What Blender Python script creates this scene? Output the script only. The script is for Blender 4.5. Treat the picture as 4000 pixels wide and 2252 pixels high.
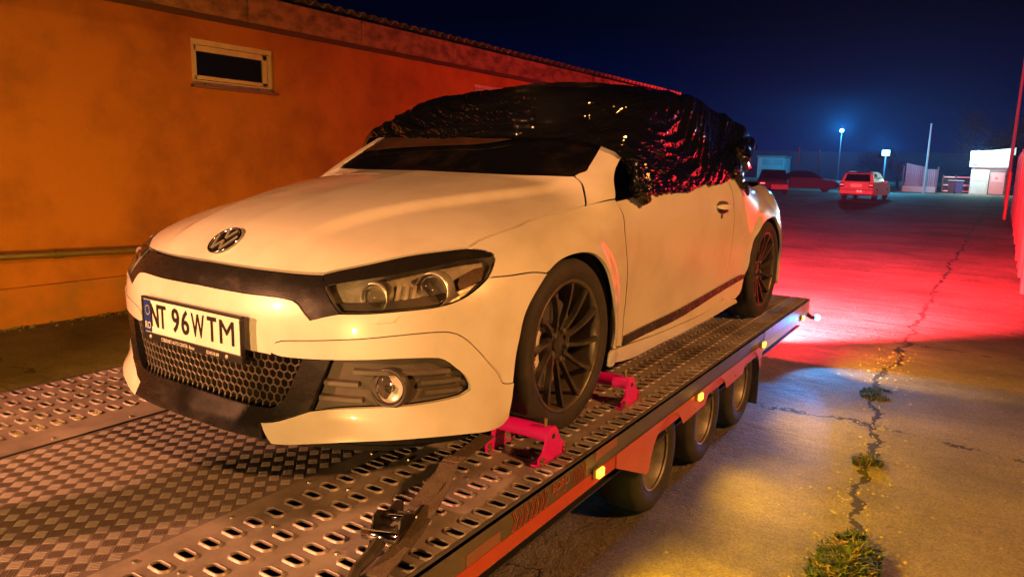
import bpy, bmesh, math, random
import numpy as np
from mathutils import Vector, Matrix, noise
from mathutils.geometry import delaunay_2d_cdt

random.seed(7)
for o in list(bpy.data.objects):
    bpy.data.objects.remove(o)
SC = bpy.context.scene
COL = SC.collection
R_ = math.radians

# ------------------------------------------------------------------ camera
cam_d = bpy.data.cameras.new('camera')
cam_d.sensor_width = 36.0
cam_d.lens = 25.53
cam_d.clip_start = 0.05
cam_d.clip_end = 2000
cam = bpy.data.objects.new('camera', cam_d)
COL.objects.link(cam)
_yaw, _pit, _rol = .5882, .1717, .0245
_fw = Vector((math.cos(_yaw) * math.cos(_pit), math.sin(_yaw) * math.cos(_pit), -math.sin(_pit)))
_rt = Vector((math.sin(_yaw), -math.cos(_yaw), 0))
_up = _rt.cross(_fw)
_r2 = math.cos(_rol) * _rt + math.sin(_rol) * _up
_u2 = -math.sin(_rol) * _rt + math.cos(_rol) * _up
cam.matrix_world = Matrix(((_r2.x, _u2.x, -_fw.x, -2.2349), (_r2.y, _u2.y, -_fw.y, -2.1138), (_r2.z, _u2.z, -_fw.z, .9653), (0, 0, 0, 1)))
SC.camera = cam

# ------------------------------------------------------------------ night sky
W = bpy.data.worlds.new('World')
SC.world = W
W.use_nodes = True
nt = W.node_tree
nt.nodes.clear()
_o = nt.nodes.new('ShaderNodeOutputWorld')
_b = nt.nodes.new('ShaderNodeBackground')
_g = nt.nodes.new('ShaderNodeTexCoord')
_s = nt.nodes.new('ShaderNodeSeparateXYZ')
_r = nt.nodes.new('ShaderNodeValToRGB')
nt.links.new(_g.outputs['Generated'], _s.inputs[0])
nt.links.new(_s.outputs['Z'], _r.inputs[0])
e = _r.color_ramp.elements
e[0].position = 0.0; e[0].color = (.0, .0040, .060, 1)
e[1].position = .45; e[1].color = (.0, .0, .0002, 1)
q = e.new(.08); q.color = (.0, .0008, .022, 1)
q = e.new(.18); q.color = (.0, .0, .0050, 1)
nt.links.new(_r.outputs[0], _b.inputs[0])
_b.inputs[1].default_value = 1.0
nt.links.new(_b.outputs[0], _o.inputs[0])

SC.view_settings.view_transform = 'Standard'
SC.view_settings.look = 'None'
SC.view_settings.gamma = 1
SC.view_settings.exposure = 0
SC.cycles.use_denoising = True
SC.cycles.sample_clamp_indirect = 4.0
SC.cycles.max_bounces = 6

# ------------------------------------------------------------------ lamps
def lamp(name, kind, loc, power, col, size=.1, aim=None, spot=None, blend=.3):
    d = bpy.data.lights.new(name, kind)
    d.energy = power
    d.color = col
    if kind == 'AREA':
        d.size = size
    else:
        d.shadow_soft_size = size
    if spot:
        d.spot_size = R_(spot); d.spot_blend = blend
    o = bpy.data.objects.new(name, d)
    COL.objects.link(o)
    o.location = loc
    if aim is not None:
        o.rotation_euler = (Vector(aim) - Vector(loc)).to_track_quat('-Z', 'Y').to_euler()
    return o

# sodium work lamp on the tow truck ahead of the trailer, and the yard's sodium street lamp behind the camera
lamp('truck_work_lamp', 'SPOT', (-4.0, 1.5, 1.50), 1250, (1, .37, .15), .06, (0, -.6, -.1), 112, .85)
lamp('bumper_fill', 'SPOT', (-4.7, -1.2, .50), 600, (1, .50, .13), .10, (0, -.7, .35), 66, .6)  # added low amber spot without a fixture, warms the coupe's front faces
lamp('yard_street_lamp', 'SPOT', (.5, -8.0, 5.0), 3200, (1, .385, .09), .35, (.4, -2.6, -.5), 76, .8)

# ------------------------------------------------------------------ the coupe body as one smooth implicit surface
def pchip(xs,ys):
    xs=np.array(xs,float); ys=np.array(ys,float); h=np.diff(xs); d=np.diff(ys)/h
    m=np.zeros(len(xs)); m[0]=d[0]; m[-1]=d[-1]
    for i in range(1,len(xs)-1):
        if d[i-1]*d[i]>0:
            w1=2*h[i]+h[i-1]; w2=h[i]+2*h[i-1]; m[i]=(w1+w2)/(w1/d[i-1]+w2/d[i])
    def f(x):
        x=np.clip(np.asarray(x,float),xs[0],xs[-1]); i=np.clip(np.searchsorted(xs,x)-1,0,len(xs)-2)
        t=(x-xs[i])/h[i]
        return ((1+2*t)*(1-t)**2*ys[i]+t*(1-t)**2*h[i]*m[i]+t*t*(3-2*t)*ys[i+1]+t*t*(t-1)*h[i]*m[i+1])
    return f
def sst(a,b,x):
    t=np.clip((x-a)/(b-a),0,1); return t*t*(3-2*t)
def smax(a,b,k):
    h=np.clip(.5+.5*(a-b)/k,0,1); return b+(a-b)*h+k*h*(1-h)
Hc=pchip([-1.0,-.93,-.90,-.87,-.83,-.778,-.70,-.6,-.4,-.2,0,.2,.3,.5,.8,1.5,2.0,2.6,3.0,3.3,3.5],
         [.20,.42,.52,.585,.64,.688,.735,.772,.822,.860,.893,.922,.935,.960,.99,1.06,1.08,1.07,1.0,.88,.7])
plan=pchip([0,.2,.35,.5,.6,.7,.78,.84,.88,.91,.95],[0,.008,.028,.068,.108,.172,.26,.37,.48,.64,1.0])
drop=pchip([0,.3,.5,.65,.75,.82,.88,.95],[0,.007,.02,.036,.05,.068,.10,.16])
Fz=pchip([.02,.075,.10,.16,.20,.24,.45,.50,.56,.65,.9],[-.86,-.915,-.940,-.932,-.908,-.90,-.905,-.90,-.89,-.88,-.87])
Sz=pchip([.05,.12,.19,.24,.32,.45,.58,.68,.76,.82,.88,.95,1.0],[.84,.868,.876,.872,.868,.876,.884,.886,.882,.874,.858,.83,.80])
Sx=pchip([-1,-.6,-.3,0,.4,.8,1.3,1.8,2.2,2.6,3.0,3.4],[.0,0.0,0,.002,-.006,-.012,-.012,-.004,.008,.012,0,-.02])
Tz=pchip([.4,.55,.63,.71,.80,.87,.95,1.1],[0,.008,.03,.058,.11,.21,.30,.4])
def body(P):
    x=P[...,0]; h=np.sqrt(P[...,1]**2+1e-6); z=P[...,2]
    pl=plan(h)
    H=Hc(x-.85*pl)-drop(h)
    # raised hood centre between the creases
    hc=.30+.33*sst(-.75,.35,x)
    H=H-.019*sst(hc-.012,hc+.035,h)*sst(-.86,-.55,x)*sst(.9,.5,x)
    S=Sz(z)+Sx(x)-Tz(z)*sst(1.95,2.8,x)
    r0=np.hypot(x,z-.315); r1=np.hypot(x-2.578,z-.315)
    S=S+.020*sst(.43,.375,r0)*sst(.10,.2,z)+.016*sst(.45,.39,r1)*sst(.10,.2,z)
    F=Fz(z)+pl
    Rr=3.37-.8*plan(h)-.12*sst(.45,.95,z)
    g=smax(z-H,(h-S),.05)
    g=smax(g,(F-x)*.85,.03)
    g=smax(g,(x-Rr)*.85,.05)
    return smax(g,.07-z,.015)
# greenhouse
Zr=pchip([-.2,.18,.30,.6,.9,1.05,1.3,1.7,2.1,2.5,2.8,3.0,3.12,3.3,3.5],[.70,.87,.94,1.10,1.25,1.315,1.365,1.385,1.372,1.335,1.285,1.23,1.12,.95,.8])
wp=pchip([0,.3,.5,.65,.75,.85],[0,.015,.045,.08,.115,.18])
def cabin(P):
    x=P[...,0]; h=np.sqrt(P[...,1]**2+1e-6); z=P[...,2]
    Z=Zr(x-.85*wp(h))-.05*(h/.6)**2*sst(.9,1.2,x)-.01*(h/.6)**2
    S=.845-(np.maximum(z,.85)-.85)*.42-.11*sst(1.45,2.5,x)
    return smax(z-Z,(h-S)*.92,.045)
def march(fn,C,d,t0=.8,t1=7,n=1600):
    d=np.atleast_2d(d); ts=np.linspace(t0,t1,n)
    P=C+ts[None,:,None]*d[:,None,:]
    g=fn(P); neg=g<0; i=neg.argmax(1); hit=neg.any(1); i=np.maximum(i,1)
    a=ts[i-1]; b=ts[i]
    for _ in range(30):
        m=.5*(a+b); gm=fn(C+m[:,None]*d); ins=gm<0; b=np.where(ins,m,b); a=np.where(ins,a,m)
    Q=C+b[:,None]*d; Q[~hit]=np.nan
    return Q
O=np.array([1.15,0,.30])
def tosph(P):
    d=P-O; return np.degrees(np.arctan2(d[...,1],-d[...,0])),np.degrees(np.arctan2(d[...,2],np.hypot(d[...,0],d[...,1])))
def fromsph(az,el,fn,lo=.05,hi=3.2):
    az=np.radians(az);el=np.radians(el)
    d=np.stack([-np.cos(az)*np.cos(el),np.sin(az)*np.cos(el),np.sin(el)],-1)
    a=np.full(az.shape,lo);b=np.full(az.shape,hi)
    for _ in range(40):
        m=.5*(a+b); ins=fn(O+m[...,None]*d)<0; a=np.where(ins,m,a); b=np.where(ins,b,m)
    return O+a[...,None]*d

def smin(a,b,k): return -smax(-a,-b,k)
def union(P): return smin(body(P),smax(cabin(P),.80-P[...,2],.03),.03)
OUT = {
 'hoodlead': [(-3.04, 9.36), (0.73, 9.27), (7.18, 9.2), (11.51, 9.22), (13.55, 9.3)],
 'hoodlamp': [(13.62, 9.3), (14.6, 9.63), (17.08, 10.41), (20.06, 11.47), (22.64, 12.15), (25.11, 12.77)],
 'hoodgap': [(25.11, 12.77), (25.94, 13.69), (27.04, 14.56), (29.83, 16.4), (31.51, 17.74), (35.64, 20.07), (40.93, 22.53)],
 'hoodrear': [(40.93, 22.53), (41.35, 25.16), (41.47, 28.46), (40.39, 30.73), (33.41, 31.81), (29.1, 32.18), (22.01, 32.67), (17.34, 32.87), (7.09, 33.24)],
 'band_low': [(-1.21, 7.22), (2.17, 7.09), (6.39, 7.06), (9.97, 7.08), (11.55, 6.96), (12.15, 6.69), (12.72, 6.16), (13.48, 5.52)],
 'band_side': [(13.48, 5.52), (14.81, 5.93), (16.03, 6.24)],
 'lamp_inner': [(16.03, 6.23), (15.29, 6.95), (14.56, 7.73), (14.04, 8.48), (13.62, 9.3)],
 'lamp_low': [(16.03, 6.23), (18.36, 6.4), (20.83, 6.72), (23.81, 7.2), (25.6, 7.92), (26.8, 8.96), (27.55, 9.93)],
 'lamp_tip': [(27.55, 9.93), (27.76, 10.69), (27.92, 11.83), (27.67, 12.37), (26.8, 12.73), (25.11, 12.77)],
 'lamp_brow': [(14.1, 8.32), (17.65, 9.19), (21.28, 10.21), (25.04, 11.41), (27.57, 12.04)],
 'fend_gap': [(27.55, 9.93), (29.55, 10.25), (31.83, 10.74), (33.49, 10.75)],
 'arch_f_low': [(29.71, -4.83), (30.09, -2.9), (30.19, -0.81)],
 'arch_f': [(30.19, -0.81), (30.42, 1.96), (30.77, 4.03), (31.12, 5.96), (31.76, 7.61), (32.59, 9.1), (33.58, 10.71)],
 'arch_r': [(33.58, 10.71), (35.04, 12.26), (37.01, 13.35), (39.27, 13.97), (41.09, 13.96), (43.01, 13.32), (44.52, 12.2), (45.88, 10.49), (47.09, 7.86), (47.87, 4.76), (48.4, 2.04), (48.51, -0.62), (48.03, -3.06)],
 'seam': [(9.66, 2.48), (9.96, 3.09), (10.8, 3.53), (14.42, 3.94), (18.48, 4.41), (20.95, 4.76), (23.32, 5.01), (24.76, 4.99), (25.75, 4.51), (26.78, 3.39), (27.72, 2.02), (28.54, 0.69), (29.13, -0.63), (30.19, -0.81)],
 'ub_low': [(-0.59, 2.36), (2.64, 2.27), (6.97, 2.25), (8.58, 2.23), (9.63, 2.2)],
 'fog_top': [(9.66, 2.48), (10.56, 2.24), (12.89, 2.27), (15.37, 2.41)],
 'fog_top2': [(15.37, 2.41), (18.45, 2.63), (20.94, 2.81), (23.34, 2.81), (24.3, 2.6), (25.15, 1.79), (25.91, 0.94), (26.36, -0.05), (26.37, -0.51), (25.67, -0.91), (23.94, -1.13), (20.9, -1.35), (18.37, -1.5), (15.65, -1.76), (13.41, -2.21)],
 'frame_out': [(15.37, 2.41), (14.26, -0.11), (13.41, -2.21)],
 'lip_top': [(13.41, -2.21), (12.77, -2.46), (10.71, -3.28), (8.99, -3.61)],
 'lip_bot': [(8.99, -3.61), (9.64, -4.25), (10.27, -4.73), (11.53, -4.64), (17.41, -3.83), (22.29, -3.72), (25.92, -4.13), (28.27, -4.63), (29.35, -4.7), (29.8, -4.26), (30.19, -0.81)],
 'frame_bot': [(0.18, -4.09), (3.31, -4.1), (6.39, -4.03), (9.07, -4.03)],
 'frame_in': [(-1.04, -2.33), (0.02, -2.38), (5.56, -2.48), (8.92, -2.46), (10.09, -2.23), (11.05, -1.34), (12.1, 0.74), (12.82, 2.26)],
 'washer': [(18.94, 5.63), (19.53, 6.18), (20.84, 6.33), (20.45, 5.8)],
 'foglamp': [(19.67, 0.05)],
 'foglens': [(20.2, 0.15)],
 'pill_bot': [(40.93, 22.53), (47.69, 25.17)],
 'belt': [(47.69, 25.17), (59.86, 29.21), (75.24, 32.39), (104.06, 34.15), (131.98, 28.98)],
 'door_f': [(47.88, 25.06), (49.7, 22.89), (50.21, 19.35), (52.08, 12.89), (52.52, 7.73), (52.43, 1.44), (51.91, -4.06)],
 'mold_top': [(52.47, -1.91), (90.81, -1.15), (135.94, 1.98)],
 'mold_bot': [(51.91, -3.95), (90.82, -4.08), (137.33, 0.66)],
 'sill': [(48.03, -3.06), (47.05, -3.48), (46.33, -5.36), (58.53, -7.88), (89.7, -9.01), (117.3, -6.69), (133.12, -4.85)],
 'rarch': [(133.53, -4.42), (136.89, -2.54), (138.7, 1.93), (139.32, 7.14), (140.67, 10.53), (144.64, 12.11), (149.38, 11.55), (151.39, 10.62), (152.16, 9.02)],
 'handle': [(113.3, 26.21), (124.36, 23.12), (119.19, 22.88), (118.81, 24.37)],
 'keyhole': [(117.97, 22.47)],
 'crease': [(50.21, 19.35), (74.85, 26.47), (112.93, 26.78)],
 'win_low': [(6.35, 33.89), (17.04, 33.38), (24.17, 32.91), (28.13, 32.73), (34.69, 31.98), (39.32, 31.41), (41.61, 31.45)],
 'win_side': [(41.61, 31.45), (43.2, 32.02), (44.65, 34.01), (49.25, 39.65)],
 'pillar': [(40.39, 30.73), (41.51, 28.45), (41.35, 25.16), (40.93, 22.53), (47.69, 25.17), (48.53, 28.99), (49.94, 31.93), (52.09, 34.59), (49.25, 39.65)],
 'film_front': [(-47.88, 44.8), (-32.23, 49.15), (-10.73, 52.03), (14.57, 50.44), (27.12, 47.95), (29.81, 48.06), (40.78, 44.53), (48.93, 40.24), (50.51, 37.47), (52.09, 34.59), (60.64, 34.79)],
 'bundle': [(50.5, 39.82), (53.2, 34.82), (56.48, 33.34), (55.05, 30.22), (56.05, 28.28), (57.71, 26.99)],
 'strip': [(132.2, 29.11), (133.53, 26.44), (135.06, 24.43), (135.21, 22.96)],
 'lensA': [(18.46, 8.2)],
 'lensB': [(23.45, 9.16)],
 'reflector': [(25.44, 10.84), (27.43, 11.82), (27.22, 10.19), (25.82, 9.36)],
 'emblem': [(0.01, 11.37)],
}
# ------------------------------------------------------------------ materials
MATS = {}
def M(name, col, rough=.5, metal=0., spec=.5, coat=0., emit=None, es=0., col2=None, vs=6., vlo=.35, vhi=.7, bump=0., bs=60., stretch=None, alpha=None, trans=0., detail=6., coat_r=.1):
    if name in MATS:
        return MATS[name]
    m = bpy.data.materials.new(name)
    m.use_nodes = True
    t = m.node_tree
    p = t.nodes['Principled BSDF']
    p.inputs['Base Color'].default_value = (*col, 1)
    p.inputs['Roughness'].default_value = rough
    p.inputs['Metallic'].default_value = metal
    p.inputs['Specular IOR Level'].default_value = spec
    p.inputs['Coat Weight'].default_value = coat
    p.inputs['Coat Roughness'].default_value = coat_r
    p.inputs['Transmission Weight'].default_value = trans
    if emit:
        p.inputs['Emission Color'].default_value = (*emit, 1)
        p.inputs['Emission Strength'].default_value = es
    if col2 or bump:
        tc = t.nodes.new('ShaderNodeTexCoord')
        src = tc.outputs['Object']
        if stretch:
            mp = t.nodes.new('ShaderNodeMapping')
            mp.inputs['Scale'].default_value = stretch
            t.links.new(src, mp.inputs[0]); src = mp.outputs[0]
    if col2:
        n = t.nodes.new('ShaderNodeTexNoise')
        n.inputs['Scale'].default_value = vs; n.inputs['Detail'].default_value = detail; n.inputs['Roughness'].default_value = .65
        t.links.new(src, n.inputs['Vector'])
        r = t.nodes.new('ShaderNodeValToRGB')
        r.color_ramp.elements[0].position = vlo; r.color_ramp.elements[0].color = (*col, 1)
        r.color_ramp.elements[1].position = vhi; r.color_ramp.elements[1].color = (*col2, 1)
        t.links.new(n.outputs['Fac'], r.inputs[0])
        t.links.new(r.outputs[0], p.inputs['Base Color'])
        mr = t.nodes.new('ShaderNodeMapRange')
        mr.inputs['To Min'].default_value = max(0, rough - .08); mr.inputs['To Max'].default_value = min(1, rough + .15)
        t.links.new(n.outputs['Fac'], mr.inputs['Value'])
        t.links.new(mr.outputs[0], p.inputs['Roughness'])
    if bump:
        n2 = t.nodes.new('ShaderNodeTexNoise')
        n2.inputs['Scale'].default_value = bs; n2.inputs['Detail'].default_value = 5
        t.links.new(src, n2.inputs['Vector'])
        b = t.nodes.new('ShaderNodeBump')
        b.inputs['Strength'].default_value = bump; b.inputs['Distance'].default_value = .01
        t.links.new(n2.outputs['Fac'], b.inputs['Height'])
        t.links.new(b.outputs[0], p.inputs['Normal'])
    MATS[name] = m
    return m

def clear_glass(name, tint, gloss=.06, rough=.03):
    if name in MATS:
        return MATS[name]
    m = bpy.data.materials.new(name); m.use_nodes = True
    t = m.node_tree; t.nodes.clear()
    o = t.nodes.new('ShaderNodeOutputMaterial'); mx = t.nodes.new('ShaderNodeMixShader')
    tr = t.nodes.new('ShaderNodeBsdfTransparent'); gl = t.nodes.new('ShaderNodeBsdfGlossy')
    lw = t.nodes.new('ShaderNodeLayerWeight'); lw.inputs['Blend'].default_value = .25
    ma = t.nodes.new('ShaderNodeMath'); ma.operation = 'MULTIPLY_ADD'; ma.inputs[1].default_value = .8; ma.inputs[2].default_value = gloss
    ma.use_clamp = True
    tr.inputs[0].default_value = (*tint, 1); gl.inputs['Roughness'].default_value = rough
    t.links.new(lw.outputs['Fresnel'], ma.inputs[0]); t.links.new(ma.outputs[0], mx.inputs[0])
    t.links.new(tr.outputs[0], mx.inputs[1]); t.links.new(gl.outputs[0], mx.inputs[2]); t.links.new(mx.outputs[0], o.inputs[0])
    MATS[name] = m
    return m

PAINT = M('white_car_paint', (.62, .58, .53), .30, 0, .5, 1.0, col2=(.74, .71, .67), vs=3.2, vlo=.30, vhi=.55, bump=.012, bs=260, coat_r=.04, detail=12)
HOODP = PAINT
BLACKP = M('black_bumper_plastic', (.030, .026, .024), .42, col2=(.062, .050, .042), vs=9, bump=.08, bs=300)
GRIMY = M('scuffed_black_plastic', (.012, .0105, .010), .24, col2=(.055, .040, .032), vs=10, vlo=.56, vhi=.85, bump=.06, bs=200, stretch=(1, 1, 2.2))
GREYP = M('grey_grille_plastic', (.075, .062, .055), .5, col2=(.11, .09, .078), vs=12, bump=.05, bs=300)
SHELL = M('black_underbody', (.008, .008, .008), .8)
RUBBER = M('tyre_rubber', (.018, .017, .016), .72, col2=(.045, .036, .03), vs=14, bump=.12, bs=160)
RIMM = M('black_alloy', (.040, .037, .035), .33, .2, col2=(.085, .072, .06), vs=16)
RIMLIP = M('dusty_rim_lip', (.10, .082, .068), .38, .5, col2=(.16, .13, .10), vs=20)
CHROME = M('chrome', (.75, .75, .76), .12, 1.)
STEEL = M('brushed_steel', (.42, .41, .40), .38, .9, col2=(.30, .28, .26), vs=30)
WHITEP = M('white_paint', (.75, .73, .70), .4)
LAMPG = clear_glass('headlamp_glass', (.93, .91, .88), .05)
DARKG = clear_glass('tinted_window_glass', (.18, .18, .19), .05)
REFL = M('lamp_reflector', (.80, .77, .72), .28, .2, col2=(.38, .34, .30), vs=13, bump=.4, bs=34)

# ------------------------------------------------------------------ mesh helpers
def tag(o, label=None, cat=None, group=None, kind=None):
    if label: o['label'] = label
    if cat: o['category'] = cat
    if group: o['group'] = group
    if kind: o['kind'] = kind
    return o

def empty(name, loc=(0, 0, 0), rz=0., label=None, cat=None, group=None, parent=None):
    o = bpy.data.objects.new(name, None)
    o.empty_display_size = .1
    COL.objects.link(o)
    o.location = loc; o.rotation_euler = (0, 0, rz)
    if parent: o.parent = parent
    return tag(o, label, cat, group)

def obj(name, verts, faces, mat, parent=None, smooth=False, loc=None, rot=None):
    me = bpy.data.meshes.new(name)
    me.from_pydata([tuple(map(float, v)) for v in verts], [], [tuple(map(int, f)) for f in faces])
    if mat: me.materials.append(mat)
    if smooth:
        me.polygons.foreach_set('use_smooth', [True] * len(me.polygons))
    me.update()
    o = bpy.data.objects.new(name, me)
    COL.objects.link(o)
    if parent: o.parent = parent
    if loc is not None: o.location = loc
    if rot is not None: o.rotation_euler = rot
    return o

def inst(src, name, parent=None, loc=(0, 0, 0), rot=(0, 0, 0), scale=(1, 1, 1)):
    o = bpy.data.objects.new(name, src.data)
    COL.objects.link(o)
    if parent: o.parent = parent
    o.location = loc; o.rotation_euler = rot; o.scale = scale
    return o

class MB:
    """collects boxes, bars, lathes and prisms into one mesh"""
    def __init__(s): s.v = []; s.f = []
    def add(s, v, f):
        b = len(s.v); s.v += [tuple(map(float, p)) for p in v]; s.f += [tuple(i + b for i in q) for q in f]; return s
    def box(s, x0, x1, y0, y1, z0, z1, bev=0.):
        if bev <= 0:
            v = [(x, y, z) for x in (x0, x1) for y in (y0, y1) for z in (z0, z1)]
            return s.add(v, [(0, 1, 3, 2), (4, 6, 7, 5), (0, 4, 5, 1), (2, 3, 7, 6), (0, 2, 6, 4), (1, 5, 7, 3)])
        b = bmesh.new()
        bmesh.ops.create_cube(b, size=1)
        bmesh.ops.scale(b, vec=(x1 - x0, y1 - y0, z1 - z0), verts=b.verts)
        bmesh.ops.translate(b, vec=((x0 + x1) / 2, (y0 + y1) / 2, (z0 + z1) / 2), verts=b.verts)
        bmesh.ops.bevel(b, geom=list(b.edges), offset=bev, segments=2, affect='EDGES', profile=.6)
        b.verts.ensure_lookup_table(); b.verts.index_update()
        s.add([v.co[:] for v in b.verts], [[v.index for v in f.verts] for f in b.faces]); b.free(); return s
    def tube(s, pts, rad, n=10, caps=True, flat=None, up=(0, 0, 1)):
        """swept tube; flat=(w,h) gives a rectangular section"""
        pts = [Vector(p) for p in pts]; rings = []
        for i, p in enumerate(pts):
            t = (pts[min(i + 1, len(pts) - 1)] - pts[max(i - 1, 0)]).normalized()
            u = Vector(up)
            if abs(t.dot(u)) > .97: u = Vector((1, 0, 0))
            a = t.cross(u).normalized(); b = a.cross(t).normalized()
            r = rad[i] if isinstance(rad, (list, tuple)) else rad
            if flat:
                w, h = flat[i] if isinstance(flat[0], (list, tuple)) else flat
                rings.append([p + a * w + b * h, p - a * w + b * h, p - a * w - b * h, p + a * w - b * h])
            else:
                rings.append([p + a * r * math.cos(2 * math.pi * k / n) + b * r * math.sin(2 * math.pi * k / n) for k in range(n)])
        m = len(rings[0]); v = [q for r in rings for q in r]; f = []
        for i in range(len(rings) - 1):
            for k in range(m):
                f.append((i * m + k, i * m + (k + 1) % m, (i + 1) * m + (k + 1) % m, (i + 1) * m + k))
        if caps:
            f.append(tuple(range(m))[::-1]); f.append(tuple((len(rings) - 1) * m + k for k in range(m)))
        return s.add(v, f)
    def lathe(s, prof, n=48, axis='y', c=(0, 0, 0), a0=0., a1=2 * math.pi):
        full = abs(a1 - a0 - 2 * math.pi) < 1e-6
        m = n if full else n + 1; v = []; f = []
        for r, h in prof:
            for k in range(m):
                a = a0 + (a1 - a0) * k / n; p, q = r * math.cos(a), r * math.sin(a)
                w = {'y': (p, h, q), 'x': (h, p, q), 'z': (p, q, h)}[axis]
                v.append((w[0] + c[0], w[1] + c[1], w[2] + c[2]))
        for i in range(len(prof) - 1):
            for k in range(n):
                k2 = (k + 1) % m if full else k + 1
                f.append((i * m + k, i * m + k2, (i + 1) * m + k2, (i + 1) * m + k))
        return s.add(v, f)
    def prism(s, poly, axis, lo, hi):
        """extrude a 2D polygon along an axis"""
        def P(a, b, h): return {'y': (a, h, b), 'x': (h, a, b), 'z': (a, b, h)}[axis]
        n = len(poly); v = [P(a, b, lo) for a, b in poly] + [P(a, b, hi) for a, b in poly]
        return s.add(v, [tuple(range(n))[::-1], tuple(range(n, 2 * n))] + [(i, (i + 1) % n, n + (i + 1) % n, n + i) for i in range(n)])
    def build(s, name, mat, parent=None, smooth=False, **k):
        return obj(name, s.v, s.f, mat, parent, smooth, **k)

def autosmooth(o, ang=35):
    me = o.data
    b = bmesh.new(); b.from_mesh(me)
    bmesh.ops.recalc_face_normals(b, faces=b.faces)
    for f in b.faces: f.smooth = True
    for ed in b.edges:
        if len(ed.link_faces) == 2 and ed.calc_face_angle(0) > R_(ang): ed.smooth = False
    b.to_mesh(me); b.free()
    return o

def frame_matrix(loc, xa, ya):
    xa = Vector(xa).normalized(); ya = Vector(ya); za = xa.cross(ya).normalized(); ya = za.cross(xa)
    return Matrix(((xa.x, ya.x, za.x, loc[0]), (xa.y, ya.y, za.y, loc[1]), (xa.z, ya.z, za.z, loc[2]), (0, 0, 0, 1)))

def text(name, body, size, loc, xa, ya, mat, parent, sx=1., extrude=.0008, align='CENTER', bold=0., width=None):
    c = bpy.data.curves.new(name, 'FONT')
    c.body = body; c.size = size; c.extrude = extrude; c.align_x = align; c.align_y = 'CENTER'; c.offset = bold; c.resolution_u = 3
    c.materials.append(mat)
    o = bpy.data.objects.new(name, c); COL.objects.link(o)
    o.parent = parent
    if width:
        bpy.context.view_layer.update()
        sx = width / max(o.dimensions.x, 1e-4)
    o.matrix_local = frame_matrix(loc, xa, ya) @ Matrix.Diagonal((sx, 1, 1, 1))
    # real mesh letters
    bpy.context.view_layer.update()
    me = bpy.data.meshes.new_from_object(o.evaluated_get(bpy.context.evaluated_depsgraph_get()))
    me.materials.clear(); me.materials.append(mat)
    o2 = bpy.data.objects.new(name, me); COL.objects.link(o2); o2.parent = parent; o2.matrix_local = o.matrix_local.copy()
    bpy.data.objects.remove(o)
    return o2

# ------------------------------------------------------------------ body panels laid on the car surface
def cr(pts, step=.45):
    """Catmull-Rom through az/el points"""
    if len(pts) < 3:
        a, b = pts[0], pts[-1]; n = max(1, int(math.hypot(b[0] - a[0], b[1] - a[1]) / step))
        return [(a[0] + (b[0] - a[0]) * i / n, a[1] + (b[1] - a[1]) * i / n) for i in range(n)]
    out = []; P = [np.array(p) for p in pts]; P = [2 * P[0] - P[1]] + P + [2 * P[-1] - P[-2]]
    for i in range(1, len(P) - 2):
        p0, p1, p2, p3 = P[i - 1:i + 3]; n = max(1, int(np.hypot(*(p2 - p1)) / step))
        for k in range(n):
            t = k / n
            q = .5 * (2 * p1 + (p2 - p0) * t + (2 * p0 - 5 * p1 + 4 * p2 - p3) * t * t + (3 * p1 - p0 - 3 * p2 + p3) * t ** 3)
            out.append(tuple(q))
    return out

def loop(*segs):
    out = []
    for s in segs: out += cr(s)
    return out

def mirror_half(half):
    """half runs from az=0 to az=0 on the visible side"""
    return half + [(-a, b) for a, b in half[::-1] if a > .02]

def inside(P, poly):
    x, y = P[:, 0], P[:, 1]; r = np.zeros(len(P), bool); n = len(poly); j = n - 1
    for i in range(n):
        xi, yi = poly[i]; xj, yj = poly[j]
        if yi != yj:
            c = ((yi > y) != (yj > y)) & (x < (xj - xi) * (y - yi) / (yj - yi) + xi); r ^= c
        j = i
    return r

def grad(fn, P, h=.002):
    g = np.stack([fn(P + np.eye(3)[i] * h) - fn(P - np.eye(3)[i] * h) for i in range(3)], -1)
    return g / np.maximum(np.linalg.norm(g, axis=-1, keepdims=True), 1e-9)

def onsurf(az, el, fn=None, off=0.):
    """visible side is +az"""
    fn = fn or body
    P = fromsph(-np.asarray(az, float), np.asarray(el, float), fn)
    if np.ndim(off): return P + grad(fn, P) * np.asarray(off)[..., None]
    return P + grad(fn, P) * off if off else P

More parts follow.
